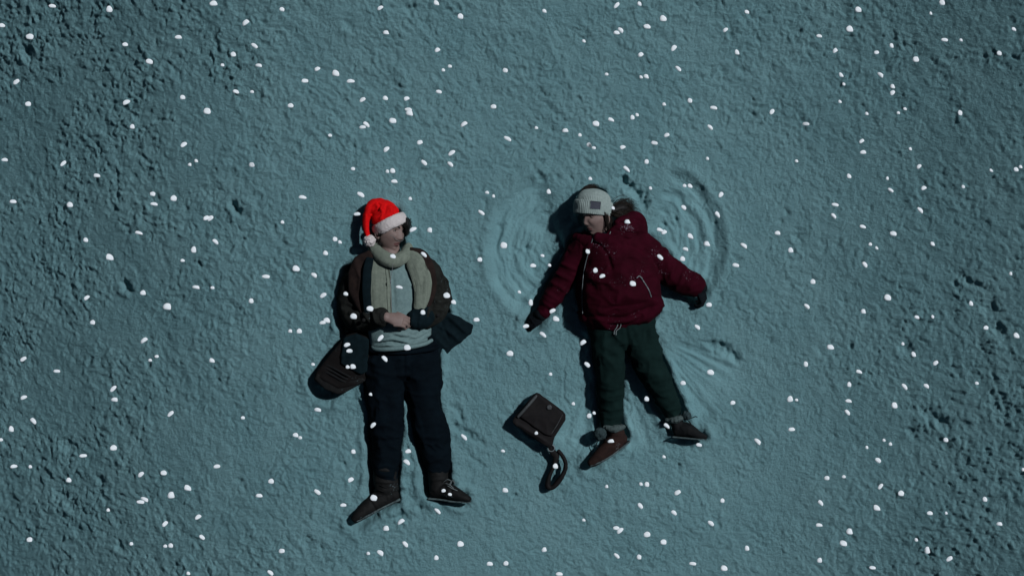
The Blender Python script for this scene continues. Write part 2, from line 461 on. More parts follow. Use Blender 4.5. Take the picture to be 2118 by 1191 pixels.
CREASES = [  # scuffs and furrows: points px, half width px, depth m
    ([(922, 832), (942, 840), (954, 862), (958, 880)], 5, .020), ([(926, 868), (950, 886), (982, 902), (1002, 922)], 5, .022), ([(958, 930), (985, 950), (1000, 968)], 5, .015), ([(905, 760), (930, 790)], 4, .010), ([(838, 900), (846, 935), (858, 975)], 6, .018),
    ([(836, 985), (850, 1010), (846, 1040)], 6, .020), ([(668, 662), (664, 688), (672, 712), (688, 728)], 2.5, .012), ([(1172, 735), (1164, 780), (1166, 815), (1176, 850)], 2.5, .012), ([(1445, 702), (1480, 714), (1512, 728), (1540, 752)], 6, .020), ([(1470, 706), (1505, 722)], 5, .014),
    ([(1284, 352), (1296, 378), (1318, 395), (1334, 425)], 6, .022), ([(700, 945), (722, 965)], 4, .014), ([(1292, 800), (1300, 830), (1302, 860)], 5, .014), ([(480, 412), (488, 436), (502, 446)], 5, .026), ([(398, 540), (412, 548), (424, 560)], 4, .016), ([(236, 575), (244, 596), (262, 606)], 6, .026),
    ([(350, 612), (375, 622)], 4, .016), ([(268, 310), (292, 330), (330, 342)], 4, .018), ([(195, 92), (225, 100), (245, 108)], 4, .016), ([(280, 150), (310, 160), (352, 168)], 4, .016), ([(880, 985), (905, 1000)], 4, .012), ([(1020, 560), (1035, 590), (1060, 625)], 4, .010),
    ([(1215, 862), (1195, 885), (1165, 900)], 7, .010), ([(1218, 905), (1190, 915), (1170, 930)], 7, .010), ([(880, 345), (960, 348), (1060, 342)], 4, .008), ([(1690, 700), (1720, 760)], 5, .010), ([(1960, 560), (1990, 585), (2030, 600)], 5, .018), ([(490, 985), (508, 1000), (512, 1020)], 4, .016),
]
PITS = [  # px, py, radius px, depth m
    (832, 1062, 9, 0.035), (826, 1066, 6, 0.03), (845, 1068, 6, 0.02), (1290, 372, 10, 0.045), (1300, 385, 9, 0.05), (1322, 402, 10, 0.05), (1334, 422, 9, 0.05), (1338, 398, 6, 0.03), (1293, 352, 7, 0.03),
    (486, 425, 8, 0.035), (492, 438, 9, 0.03), (241, 588, 9, 0.04), (252, 600, 8, 0.03), (280, 437, 8, 0.02), (1475, 716, 8, 0.02), (1500, 720, 14, 0.03), (1525, 738, 10, 0.03),
    (960, 895, 8, 0.02), (935, 880, 6, 0.02), (975, 905, 8, 0.025), (1120, 370, 8, 0.03), (1112, 358, 6, 0.03), (1152, 365, 6, 0.03), (1378, 463, 6, 0.03), (1402, 452, 5, 0.025), (1108, 560, 6, 0.02), (1088, 512, 6, 0.03), (1070, 520, 5, 0.02),
    (1065, 350, 6, 0.02), (990, 520, 6, 0.02), (2025, 640, 14, 0.04), (2040, 680, 12, 0.035), (1870, 720, 12, 0.035), (1912, 855, 16, 0.04), (1935, 870, 12, 0.04), (1880, 890, 12, 0.03), (110, 935, 16, 0.04), (95, 1040, 14, 0.03), (115, 1058, 12, 0.03), (130, 1110, 12, 0.03), (185, 1000, 10, 0.03), (230, 1140, 10, 0.03),
    (5, 82, 12, 0.05), (1280, 45, 7, 0.03), (1515, 70, 8, 0.03), (1500, 143, 7, 0.025), (1538, 140, 7, 0.02), (1570, 78, 7, 0.03), (1345, 285, 7, 0.02), (1350, 315, 6, 0.02), (725, 60, 10, 0.03), (850, 28, 9, 0.03), (880, 55, 9, 0.03), (905, 160, 7, 0.02), (985, 170, 7, 0.02),
    (640, 1118, 7, 0.025), (1655, 487, 10, 0.03), (1705, 497, 7, 0.02), (1162, 960, 6, 0.015), (1255, 957, 7, 0.015), (1430, 925, 10, 0.02), (845, 985, 9, 0.025), (838, 1010, 9, 0.03), (866, 1045, 7, 0.02),
]
def snow_height(x, y):
    X = x * S + CX; Y = CY - y * S
    g = falloff_height(x, y)
    # rotated frame: a runs down-right in the photo (across the light)
    a = (x - y) * 0.7071; b = (x + y) * 0.7071
    wx = 0.05 * perlin2(x * 5, y * 5, 91); wy = 0.05 * perlin2(x * 5 + 7, y * 5, 92)
    aa, bb = a * 0.75 + wx, b + wy
    # where the snow is smooth or crumbled
    rough = 0.80 + 0.28 * sstep(0.55, 0.0, X / 2118.0) + 0.30 * sstep(0.80, 0.95, X / 2118.0) * sstep(0.25, 0.6, Y / 1191) + 0.18 * sstep(400, 150, Y)
    sm = np.exp(-(((X - 1250) / 420) ** 2 + ((Y - 640) / 330) ** 2))
    rough *= 1 - 0.10 * sm
    mx = x + 0.22 * perlin2(x * 2.1, y * 2.1 + 9, 96); my = y + 0.22 * perlin2(x * 2.1 + 4, y * 2.1, 97)
    calm = np.zeros_like(x)
    for (pxc, pyc, R0, R1, a0, a1) in ((1168, 515, 45, 160, 112, 238), (1338, 502, 45, 165, -48, 66), (1345, 690, 60, 215, -62, -14), (1262, 700, 120, 245, -118, -96), (1262, 700, 120, 250, -84, -68)):
        r = np.hypot(X - pxc, pyc - Y) + 14 * perlin2(x * 6, y * 6, 78) + 8 * perlin2(x * 17, y * 17, 79); an = np.degrees(np.arctan2(pyc - Y, X - pxc)) + 5 * perlin2(x * 7, y * 7, 80)
        if a1 > 180: an = np.where(an < 0, an + 360, an)
        calm = np.maximum(calm, sstep(a0 - 8, a0 + 8, an) * sstep(a1 + 8, a1 - 8, an) * sstep(R0 - 15, R0 + 15, r) * sstep(R1 + 16, R1 - 26, r))
    rough *= 1 - 0.62 * calm
    patch = perlin2(mx * 1.7 + 3, my * 1.7, 31) + 0.5 * perlin2(mx * 3.9, my * 3.9 + 5, 32)
    rough *= 0.55 + 0.45 * sstep(-0.7, 0.1, patch)
    clod = 0.60 * rough * sstep(0.0, 0.45, perlin2(mx * 1.5, my * 1.5 + 2, 41) + 0.4 * perlin2(mx * 4.3, my * 4.3, 42) + 0.35 * sstep(900, 300, X) + 0.25 * sstep(1700, 1950, X) * sstep(350, 800, Y))
    h = 0.010 * perlin2(aa * 2.2, bb * 2.2, 1)
    w2x = 0.012 * perlin2(x * 21, y * 21, 93); w2y = 0.012 * perlin2(x * 21 + 5, y * 21, 94)
    ax, ay = a * 0.85 + 0.3 * wx + w2x, b + 0.3 * wy + w2y
    mod = 0.62 + 0.50 * sstep(-0.45, 0.45, perlin2(mx * 4.5, my * 4.5, 98) + 0.6 * perlin2(x * 12, y * 12, 99))
    h = h + rough * (0.0052 * perlin2(ax * 6, ay * 6, 2) + 0.0068 * perlin2(ax * 13, ay * 13, 3)
                     + mod * (0.0052 * (0.42 - np.abs(perlin2(ax * 21, ay * 21, 4))) + 0.0078 * perlin2(ax * 33, ay * 33, 5) + 0.0082 * (0.4 - np.abs(perlin2(ax * 52, ay * 52, 7))) + 0.0052 * perlin2(ax * 78, ay * 78, 6)))
    for fr, am, sd, vm in ((10, 0.012, 51, 0.80), (19, 0.0085, 52, 0.58), (31, 0.0065, 53, 0.50), (46, 0.0045, 54, 0.4)):
        F1, v = worley2((x + 2.2 * w2x) * fr, (y + 2.2 * w2y) * fr, sd)
        h = h + clod * am * np.clip(1 - (F1 / 0.60) ** 2, 0, 1) * (v > vm) * (0.4 + 0.6 * v)
    # stray crumbs on the smoother snow, small broken holes
    cl = sstep(-0.1, 0.4, perlin2(x * 2.3 + 9, y * 2.3, 95))
    F1, v = worley2((x + w2x) * 24, (y + w2y) * 24, 57)
    h = h + 0.009 * cl * np.clip(1 - (F1 / 0.28) ** 2, 0, 1) * (v > 0.86)
    F1, v = worley2((x + 1.6 * w2x) * 17 + 3, (y + 1.6 * w2y) * 17, 58)
    h = h - 0.013 * cl * np.clip(1 - (F1 / 0.3) ** 2, 0, 1) * (v > 0.93) * np.clip(rough * 1.6, 0, 1)
    # the snow angel: swept arcs about her shoulders
    for (pxc, pyc, R, a0, a1) in ((1168, 515, 163, 112, 238), (1338, 502, 168, -48, 66)):
        dx, dy = X - pxc, pyc - Y
        r = np.hypot(dx, dy); an = np.degrees(np.arctan2(dy, dx))
        if a1 > 180: an = np.where(an < 0, an + 360, an)
        r = r + 5 * perlin2(an / 22, r * 0 + pxc, 61)
        sec = sstep(a0 - 14, a0 + 6, an) * sstep(a1 + 14, a1 - 6, an)
        ins = sstep(R + 10, R - 24, r)
        rim = np.exp(-((r - R - 6) / 11) ** 2)
        h = h - sec * ins * 0.030 + sec * rim * 0.011
        rings = 0.0016 * sstep(-0.5, 0.5, perlin2(an / 25 + 4, r / 40, 64)) * np.sin(r * 0.30 + 2.5 * perlin2(an / 30, r / 60, 62)) + 0.0095 * perlin2(r / 15 + 0.5 * perlin2(an / 18, r / 40, 69), an / 24, 63) + 0.0050 * perlin2(r / 6, an / 16, 68) + 0.008 * np.exp(-((r - R * 0.80) / 9) ** 2) - 0.005 * np.exp(-((r - R * 0.66) / 6) ** 2)
        h = h + sec * ins * sstep(30, 70, r) * rings
    for (pxc, pyc, R0, R1, a0, a1) in ((1345, 690, 60, 215, -62, -14), (1262, 700, 120, 245, -118, -96), (1262, 700, 120, 250, -84, -68)):
        dx, dy = X - pxc, pyc - Y
        r = np.hypot(dx, dy); an = np.degrees(np.arctan2(dy, dx))
        sec = sstep(a0 - 9, a0 + 6, an) * sstep(a1 + 9, a1 - 6, an) * sstep(R0 - 20, R0 + 20, r) * sstep(R1 + 16, R1 - 30, r + 12 * perlin2(x * 8, y * 8, 77))
        st = 0.0085 * perlin2(an / 4.0, r / 130, 66) + 0.0030 * perlin2(an / 1.6, r / 70, 67)
        h = h + sec * (st - 0.016)
    # bodies and bags pressed into the snow
    for pts, R, dep in BODY_CAPS:
        D, _ = segdist(X, Y, pts if len(pts) > 1 else pts * 2)
        D = D + 5 * perlin2(x * 9, y * 9, 71)
        h = h - dep * sstep(R - 4, R - 22, D) + 0.013 * np.clip(0.8 + perlin2(x * 14, y * 14, 76), 0, 2) * np.exp(-((D - R - 2) / 8) ** 2)
    mound = np.exp(-((X - 1297) / 25) ** 2 - ((Y - 403) / 15) ** 2)
    h = h + 0.022 * mound; calm = np.maximum(calm, np.clip(1.4 * mound, 0, 1))
    for pts, wd, dep in CREASES:
        x0, x1 = min(p[0] for p in pts) - 6 * wd, max(p[0] for p in pts) + 6 * wd
        y0, y1 = min(p[1] for p in pts) - 6 * wd, max(p[1] for p in pts) + 6 * wd
        m = (X > x0) & (X < x1) & (Y > y0) & (Y < y1)
        xm, ym = X[m] + 6 * perlin2(X[m] / 16.0, Y[m] / 16.0, 73), Y[m] + 6 * perlin2(X[m] / 16.0 + 9, Y[m] / 16.0, 74)
        D, t = segdist(xm, ym, pts)
        br = np.clip(4 * np.minimum(t, 1 - t) + 0.15, 0, 1) * (0.55 + 0.6 * perlin2(X[m] / 11.0, Y[m] / 11.0, 75))
        h[m] = h[m] - dep * br * np.exp(-(D / wd) ** 2) + 0.3 * dep * br * np.exp(-((D - 2.2 * wd) / wd) ** 2)
    for px, py, r, dep in PITS:
        m = (np.abs(X - px) < 4 * r) & (np.abs(Y - py) < 4 * r)
        D = np.hypot(X[m] - px, Y[m] - py) * (1 + 0.5 * perlin2(X[m] / 9.0, Y[m] / 9.0, 72))
        dep = dep * 0.7; h[m] = h[m] - dep * np.exp(-(D / r) ** 2) + dep * 0.45 * np.exp(-((np.hypot(X[m] - px + 0.8 * r, Y[m] - py - 1.0 * r)) / (r)) ** 2)
    fade = 1 - sstep(40, 90, np.maximum(np.abs(x), np.abs(y)))
    edge = 1 - sstep(3.15, 4.2, np.abs(x)) * 0.85; edge = np.minimum(edge, 1 - sstep(1.85, 2.9, np.abs(y)) * 0.85)
    return g + h * fade * edge, calm

def axis(lim, step, far=260.0):
    c = np.arange(-lim, lim + step / 2, step); o = []; p = lim; d = step
    while p < far:
        d *= 1.16; p += d; o.append(p)
    o = np.array(o)
    return np.concatenate([-o[::-1], c, o])
gx, gy = axis(3.2, 0.0063), axis(1.85, 0.0063)
XX, YY = np.meshgrid(gx, gy)
ZZ, PACKED = snow_height(XX.ravel(), YY.ravel())
nx, ny = len(gx), len(gy)
i = (np.arange(ny - 1)[:, None] * nx + np.arange(nx - 1)[None]).ravel()
me = fill(bpy.data.meshes.new('snow_ground'), np.column_stack([XX.ravel(), YY.ravel(), ZZ]), [np.column_stack([i, i + 1, i + nx + 1, i + nx])])
at_ = me.attributes.new('packed', 'FLOAT', 'POINT'); at_.data.foreach_set('value', PACKED.astype(np.float32))
me.materials.append(M['snow'])
ground = bpy.data.objects.new('snow_ground', me); COL.objects.link(ground)
ground['kind'] = 'structure'; ground['label'] = 'crumbly blue green snow covering the ground at night'

# ------------------------------------------------------------------ people: shared anatomy
def frame(f, u):
    f = np.array(f, float); f /= np.linalg.norm(f)
    u = np.array(u, float); u -= f * (u @ f); u /= np.linalg.norm(u)
    return np.cross(u, f), u, f            # side, up, forward

def head_mesh(c, fr, k=1.0, soft=0.0):
    n1, n2 = 120, 80
    th = np.linspace(0, 2 * math.pi, n1, endpoint=False); ph = np.linspace(0, math.pi, n2 + 1)[1:-1]
    d = np.array([(math.sin(p) * math.cos(t), math.cos(p), math.sin(p) * math.sin(t)) for p in ph for t in th] + [(0, 1, 0), (0, -1, 0)])
    a, u, f = d[:, 0] * 0.077, d[:, 1] * 0.118, d[:, 2] * 0.096
    t = np.clip(-u / 0.118, 0, 1)
    a = a * (1 - 0.36 * t ** 1.6)
    f = np.where(f < 0, f * (1.12 - 0.55 * t), f * (1.0 - 0.10 * t))
    front = sstep(0.0, 0.6, d[:, 2])
    G = lambda ca, cu, ra, ru: np.exp(-((a - ca) / ra) ** 2 - ((u - cu) / ru) ** 2)
    nose = 0.021 * np.clip((0.026 - u) / 0.060, 0, 1) * np.exp(-(a / (0.0085 + 0.006 * np.clip((0.02 - u) / 0.06, 0, 1))) ** 2) / (1 + np.exp(-(u + 0.043) / 0.0028))
    D = nose
    for s in (-1, 1):
        D = D + 0.007 * G(s * 0.013, -0.035, 0.008, 0.008) - 0.013 * G(s * 0.031, 0.012, 0.016, 0.011) + 0.0065 * G(s * 0.030, 0.030, 0.024, 0.007)
        D = D + (0.007 + 0.003 * soft) * G(s * 0.040, -0.022, 0.020, 0.020) - 0.004 * G(s * 0.03, -0.06, 0.012, 0.02)
    D = D + 0.0085 * G(0, -0.0605, 0.020, 0.0045) + 0.0085 * G(0, -0.0725, 0.017, 0.0055) - 0.0065 * G(0, -0.0665, 0.023, 0.0022) - 0.004 * G(0, -0.083, 0.02, 0.005)
    D = D + 0.013 * G(0, -0.102, 0.020, 0.013) + 0.004 * G(0, -0.05, 0.02, 0.008)
    f = f + D * front
    s_, u_, f_ = fr
    V = np.asarray(c) + k * (np.outer(a, s_) + np.outer(u, u_) + np.outer(f, f_))
    q, tr = [], []
    for i in range(n2 - 2):
        for j in range(n1):
            q.append((i * n1 + j, (i + 1) * n1 + j, (i + 1) * n1 + (j + 1) % n1, i * n1 + (j + 1) % n1))
    n = len(d)
    for j in range(n1):
        tr.append((n - 2, j, (j + 1) % n1)); tr.append((n - 1, (n2 - 2) * n1 + (j + 1) % n1, (n2 - 2) * n1 + j))
    Q = np.array(q)[:, ::-1]; T = np.array(tr)[:, ::-1]
    return V, [Q, T]

def ear(c, fr, side, k=1.0):
    s_, u_, f_ = fr
    o = np.asarray(c) + k * (s_ * side * 0.073 + f_ * (-0.008) + u_ * (-0.008))
    P = [o + k * (u_ * (0.031 * math.cos(t)) + f_ * (-0.017 * math.sin(t) - 0.002) + s_ * side * (0.010 + 0.006 * math.sin(t))) for t in np.linspace(-0.35, math.pi + 0.25, 9)]
    rim = tube3(P, 0.0048 * k, 0.0048 * k, 8, up=s_, n=3)
    lobe = ellipsoid(o + k * (u_ * -0.028 + s_ * side * 0.008), (0.008 * k, 0.010 * k, 0.006 * k), (f_, u_, s_))
    bowl = ellipsoid(o + k * (f_ * -0.006 + s_ * side * 0.004), (0.014 * k, 0.027 * k, 0.006 * k), (f_, u_, s_))
    return [rim, lobe, bowl]

def hand(w, d, n, size=1.0, curl=(30, 35, 25), thumb_side=1, spread=5.0, fat=1.0, thumb_fold=35):
    """five-fingered hand: w wrist, d direction of the fingers, n back-of-hand normal (fingers curl away from n)"""
    d = np.array(d, float); d /= np.linalg.norm(d)
    n = np.array(n, float); n -= d * (n @ d); n /= np.linalg.norm(n)
    s = np.cross(d, n) * thumb_side
    w = np.asarray(w, float); k = size; parts = []
    parts.append(tube3([w - d * 0.02 * k, w + d * 0.015 * k, w + d * 0.05 * k, w + d * 0.088 * k], np.array([0.026, 0.030, 0.040, 0.041]) * k * fat, np.array([0.020, 0.019, 0.017, 0.013]) * k * fat, 16, up=n))
    rot = lambda v, ax, deg: np.array(Matrix.Rotation(math.radians(deg), 3, Vector(ax)) @ Vector(v))
    for i, (off, ln) in enumerate(((0.033, 0.070), (0.0112, 0.080), (-0.0115, 0.074), (-0.033, 0.058))):
        p = w + d * (0.084 - 0.05 * abs(off) * (off < 0)) * k + s * off * k
        v = rot(d, n, thumb_side * -spread * (off / 0.02) * -1 if spread else 0)
        ax = np.cross(n, v); P = [p - v * 0.03 * k, p]
        for j, fr_ in enumerate((0.45, 0.30, 0.25)):
            v = rot(v, ax, curl[j] * (1 + 0.08 * i))
            p = p + v * ln * fr_ * k; P.append(p)
        r = np.array([0.0088, 0.0086, 0.0084, 0.0076, 0.0062]) * k * fat
        parts.append(tube3(P, r, r, 10, up=n, n=4))
    v = rot(d, n, thumb_side * 48); v = v - n * 0.2
    p = w + d * 0.022 * k + s * 0.022 * k; P = [p, p + v * 0.036 * k]
    v2 = rot(v, n, -thumb_side * thumb_fold); P += [P[-1] + v2 * 0.030 * k, P[-1] + v2 * 0.054 * k]
    r = np.array([0.0135, 0.0115, 0.0105, 0.008]) * k * fat
    parts.append(tube3(P, r, r, 10, up=n, n=4))
    return parts

def face_details(root, c, fr, k, hair_m, lids=0.55, look=(0, 0)):
    s_, u_, f_ = fr; c = np.asarray(c)
    for sd in (-1, 1):
        ec = c + k * (s_ * sd * 0.031 + u_ * 0.011 + f_ * 0.0655)
        eb = mk('eye', ellipsoid(ec, (0.0125 * k,) * 3), M['eye'], root)
        g = f_ + s_ * look[0] + u_ * look[1]; g = g / np.linalg.norm(g)
        mk('iris', ellipsoid(ec + g * 0.0085 * k, (0.0070 * k, 0.0070 * k, 0.0048 * k), frame(g, u_)), M['iris'], eb)
        # upper lid with lashes, lower lid
        up_l = [ec + k * (s_ * x + u_ * (lids * 0.0105 - 40 * x * x * 1.0) + f_ * (0.0112 - 22 * x * x)) for x in np.linspace(-0.014, 0.014, 7)]
        mk('eyelid', tube3(up_l, 0.0036 * k, 0.0028 * k, 8, up=f_, n=3), M['skin'], root)
        ll = [p + k * (f_ * 0.0026 - u_ * 0.0028) for p in up_l]
        mk('eyelashes', tube3(ll, 0.0022 * k, 0.0020 * k, 6, up=f_, n=3), hair_m, root)
        lo = [ec + k * (s_ * x + u_ * (-0.0075 + 25 * x * x) + f_ * (0.0105 - 22 * x * x)) for x in np.linspace(-0.013, 0.013, 7)]
        mk('eyelid', tube3(lo, 0.0024 * k, 0.0024 * k, 8, up=f_, n=3), M['skin'], root)
        bp = [c + k * (s_ * sd * (0.012 + 0.036 * t) + u_ * (0.029 + 0.008 * math.sin(t * 2.2)) + f_ * (0.0935 - 0.030 * t * t)) for t in np.linspace(0, 1, 7)]
        mk('eyebrow', tube3(bp, np.array([0.0045, 0.0056, 0.0056, 0.005, 0.0044, 0.0034, 0.002]) * k, 0.0034 * k, 8, up=f_, n=3), hair_m, root)

def paint_lips(o, c, fr, k):
    me = o.data; me.materials.append(M['lips'])
    n = len(me.polygons); ce = np.empty(n * 3, np.float32); me.polygons.foreach_get('center', ce)
    ce = ce.reshape(-1, 3) + np.array(o['base'])
    ce[:, 2] -= falloff_height(ce[:, 0], ce[:, 1])
    q = (ce - np.asarray(c)) / k; s_, u_, f_ = fr
    a, u, f = q @ s_, q @ u_, q @ f_
    m = (f > 0.05) & (((a / 0.024) ** 2 + ((u + 0.0665) / 0.0105) ** 2) < 1)
    me.polygons.foreach_set('material_index', m.astype(np.int32))

# ================================================================== the man
MZ = -0.070
mt = lambda rows, **k: tube(rows, dz=MZ, **k)
HZ = MZ - 0.030
hc_m = W(804, 481, 0.150 + HZ); fr_m = frame((0.80, -0.05, 0.60), (0.10, 1, 0.02)); km = 0.93
wl, wr = W(799, 656, 0.262 + MZ), W(856, 664, 0.215 + MZ)
hand_top = hand(wl, (0.97, -0.20, 0.02), (0.02, 0.42, 0.90), 0.98, (24, 38, 28), -1, 6.0, 1.0, 30)
hand_und = hand(wr, (-0.95, -0.16, -0.05), (-0.1, 0.2, 0.95), 0.92, (25, 45, 30), 1, 2.0, 1.0, 30)
body = [head_mesh(hc_m, fr_m, km), mt([(803, 500, .098, 21, .055), (808, 530, .108, 21, .055), (811, 570, .11, 26, .06)])] + ear(hc_m, fr_m, -1, km) + ear(hc_m, fr_m, 1, km)
body += [mt([(812, 558, .10, 56, .075), (812, 600, .10, 60, .09), (816, 660, .10, 54, .088), (826, 715, .085, 54, .07), (832, 765, .075, 52, .06)], seg=32),
         mt([(760, 568, .09, 24, .055), (742, 605, .08, 19, .05), (738, 652, .10, 17, .045), (768, 658, .18, 14, .038), (800, 656, .262, 10.5, .026)]),
         mt([(868, 566, .09, 24, .055), (898, 605, .08, 19, .05), (906, 638, .11, 17, .045), (880, 655, .17, 14, .038), (850, 660, .215, 10.5, .026)]),
         mt([(802, 760, .09, 32, .085), (798, 850, .09, 25, .07), (798, 880, .09, 23, .065), (799, 930, .08, 20, .055), (798, 1012, .065, 13, .04)]),
         mt([(864, 760, .09, 32, .085), (882, 850, .09, 25, .07), (886, 880, .09, 23, .065), (898, 930, .08, 20, .055), (906, 1008, .065, 13, .04)]),
         mt([(806, 1012, .065, 13, .035), (784, 1034, .07, 12, .035), (750, 1061, .09, 7, .03)]), mt([(905, 1006, .07, 13, .035), (930, 1020, .09, 11, .03), (958, 1029, .11, 7, .025)])]
body += hand_top + hand_und
man = mk('person', voxel(body, 0.0032, 2), M['skin'])
tag(man, 'person in red and white hat and long dark coat lying on back with clasped hands', 'person')
paint_lips(man, hc_m, fr_m, km)
face_details(man, hc_m, fr_m, km, M['hair'], 0.75, (0.0, -0.15))

# dark hair: at the temple and behind the ear, plus the far side of the forehead
hr = strands([[(842, 457, .15), (846, 466, .13), (845, 477, .12), (841, 487, .10)], [(840, 460, .165), (845, 467, .155), (844, 476, .14), (842, 484, .12)], [(845, 455, .12), (850, 464, .10), (849, 474, .09), (844, 485, .08)], [(835, 463, .205), (838, 467, .195), (840, 472, .185), (840, 477, .175)],
              [(785, 487, .21), (787, 480, .225), (795, 476, .235), (806, 470, .245)], [(782, 492, .20), (777, 502, .18), (774, 512, .14), (772, 524, .12)], [(776, 492, .16), (769, 503, .13), (766, 516, .10), (764, 528, .08)],
              [(787, 504, .20), (783, 512, .18), (781, 520, .16), (784, 528, .14)]], 34, 2.0, 0.0016, 3, HZ)
cap = voxel([ellipsoid(hc_m + 0.006 * fr_m[1] - 0.012 * fr_m[2], (0.080 * km, 0.119 * km, 0.104 * km), fr_m), mt([(775, 500, .12, 9, .07), (770, 520, .09, 8, .05)]), mt([(838, 452, .13, 5, .04), (843, 466, .12, 6, .04), (841, 482, .09, 5, .03)])], 0.006, 2)
# keep the skull cap off the face
Vc, Fc = cap; q = (Vc - hc_m) / km
aa_, uu_, ff_ = q @ fr_m[0], q @ fr_m[1], q @ fr_m[2]
push = sstep(-0.02, 0.03, ff_ - 0.9 * (uu_ - 0.045)) * (uu_ < 0.075) * (topx(Vc)[0] < 832)
Vc = Vc - 0.05 * push[:, None] * fr_m[2] * (ff_ > -0.03)[:, None] - 0.16 * (np.maximum(ff_, 0) * push)[:, None] * fr_m[2]
mk('hair', merge([hr, (Vc, Fc)]), M['hair'], man)

# sweater
sw = voxel([mt([(812, 552, .12, 44, .07), (813, 590, .12, 60, .092), (816, 640, .115, 60, .098), (826, 690, .11, 63, .10), (832, 705, .10, 65, .095)], seg=40)], 0.006, 3)
sw = folds(*sw, [([(772, 716), (800, 712), (835, 716), (870, 705), (896, 698)], 3.0, .014), ([(780, 706), (812, 700), (850, 708), (894, 690)], 2.6, .012), ([(790, 697), (820, 690), (860, 697), (892, 680)], 2.4, .010), ([(776, 711), (805, 706), (838, 711)], 1.6, -.008), ([(800, 686), (832, 700), (866, 690)], 2.2, -.008),
                 ([(812, 565), (816, 640)], 4, -.006), ([(866, 600), (850, 640)], 3, -.006), ([(835, 575), (868, 600), (875, 630)], 3, .005), ([(832, 588), (864, 592)], 1.5, .004), ([(830, 560), (850, 585), (858, 625)], 4, -.005)],
           [(0.0025, (9, 30, 20), 5)])
sweater = mk('sweater', sw, M['sweater'], man)
mk('hem', mt([(770, 715, .105, 5, .018), (778, 722, .165, 5, .018), (805, 722, .205, 5, .018), (845, 718, .205, 5, .018), (878, 711, .172, 4.5, .016), (892, 704, .14, 4, .014)], seg=16), M['sweater'], sweater)

# coat: back, sleeves, spread tail
coat_parts = [mt([(806, 545, .07, 70, .06), (808, 575, .075, 92, .085), (812, 620, .07, 95, .085), (820, 680, .06, 86, .075), (828, 720, .05, 82, .06)], seg=40),
    mt([(762, 556, .10, 26, .06), (742, 578, .10, 29, .068), (729, 615, .095, 28, .066), (735, 652, .115, 25, .06), (760, 660, .165, 23, .054), (790, 657, .23, 18, .042)], seg=24),
    mt([(862, 548, .10, 24, .055), (888, 570, .10, 26, .065), (905, 606, .095, 25, .064), (905, 634, .125, 24, .06), (886, 650, .155, 25, .050), (870, 656, .175, 22, .040)], seg=24),
    mt([(733, 675, .06, 22, .045), (748, 700, .05, 22, .04), (760, 730, .04, 14, .035)]), mt([(900, 650, .05, 22, .045), (912, 690, .04, 22, .035)])]
cv = voxel(coat_parts, 0.0065, 4)
cv = folds(*cv, [([(722, 600), (745, 610), (757, 600)], 4, .015), ([(716, 628), (742, 634), (760, 625)], 4, .015), ([(720, 648), (745, 648)], 3.5, .013), ([(752, 645), (768, 668)], 4, .013), ([(772, 642), (782, 670)], 3.5, .012), ([(728, 560), (745, 580)], 5, .012),
                 ([(922, 600), (898, 612)], 4, .013), ([(925, 622), (900, 628)], 4, .015), ([(918, 640), (893, 640)], 4, .013), ([(888, 636), (880, 668)], 4, .013), ([(870, 640), (862, 672)], 3.5, .012)],
           [(0.009, (9, 9, 9), 8), (0.004, (22, 22, 22), 18)])
coat = mk('coat', cv, M['coat'], man)
tail = voxel([prism([(888, 660), (922, 646), (950, 655), (979, 672), (974, 690), (955, 706), (932, 725), (906, 748), (895, 722), (884, 690)], -0.01, [.07, .06, .05, .045, .04, .04, .04, .04, .07, .08], MZ + .035)], 0.005, 3)
tail = folds(*tail, [([(900, 668), (935, 690), (950, 704)], 5, .012), ([(925, 652), (948, 672), (966, 688)], 5, .014), ([(896, 690), (915, 712), (925, 724)], 5, .010), ([(912, 664), (930, 705)], 3, -.007)], [(0.003, (14, 14, 14), 9)])
mk('coat_tail', tail, M['teal'], coat, label='dark teal tail of the coat spread out on the snow')
lapl = voxel([mt([(770, 530, .185, 15, .022), (748, 552, .180, 22, .022), (741, 590, .180, 20, .024), (746, 625, .185, 14, .026), (752, 648, .19, 7, .024)], seg=24)], 0.006, 3)
lapl = folds(*lapl, [([(735, 545), (745, 575), (742, 610)], 4, .010), ([(757, 540), (760, 575)], 3, -.006)], [(0.006, (10, 10, 10), 12)])
mk('lapel', lapl, M['coat_lapel'], coat)
lapr = voxel([mt([(848, 520, .16, 9, .022), (872, 530, .16, 13, .022), (888, 560, .165, 12, .024), (893, 600, .165, 9, .024), (884, 634, .19, 6, .02)], seg=24)], 0.006, 3)
mk('lapel', folds(*lapr, [([(872, 528), (890, 575)], 3, .008)], [(0.002, (14, 14, 14), 13)]), M['coat_lapel'], coat)
mk('cuff', folds(*voxel([mt([(886, 648, .165, 25, .05), (868, 657, .19, 24, .046), (854, 662, .205, 19, .040)], seg=24)], 0.005, 2), [([(872, 636), (866, 676)], 3, .007), ([(855, 642), (850, 676)], 3, .006)]), M['teal'], coat)
mk('cuff', voxel([mt([(778, 658, .21, 20, .045), (795, 656, .25, 15, .038)], seg=24)], 0.005, 2), M['coat'], coat)
cf = voxel([prism([(846, 650), (876, 646), (884, 664), (872, 684), (860, 676)], .185, .205, MZ), ], 0.005, 4)
mk('coat_flap', cf, M['teal'], coat)
for bx_, by_ in ((752, 662), (905, 652)):
    mk('button', ellipsoid(W(bx_, by_, .245 + MZ if bx_ < 800 else .20 + MZ), (.011, .011, .005)), M['leather'], coat)

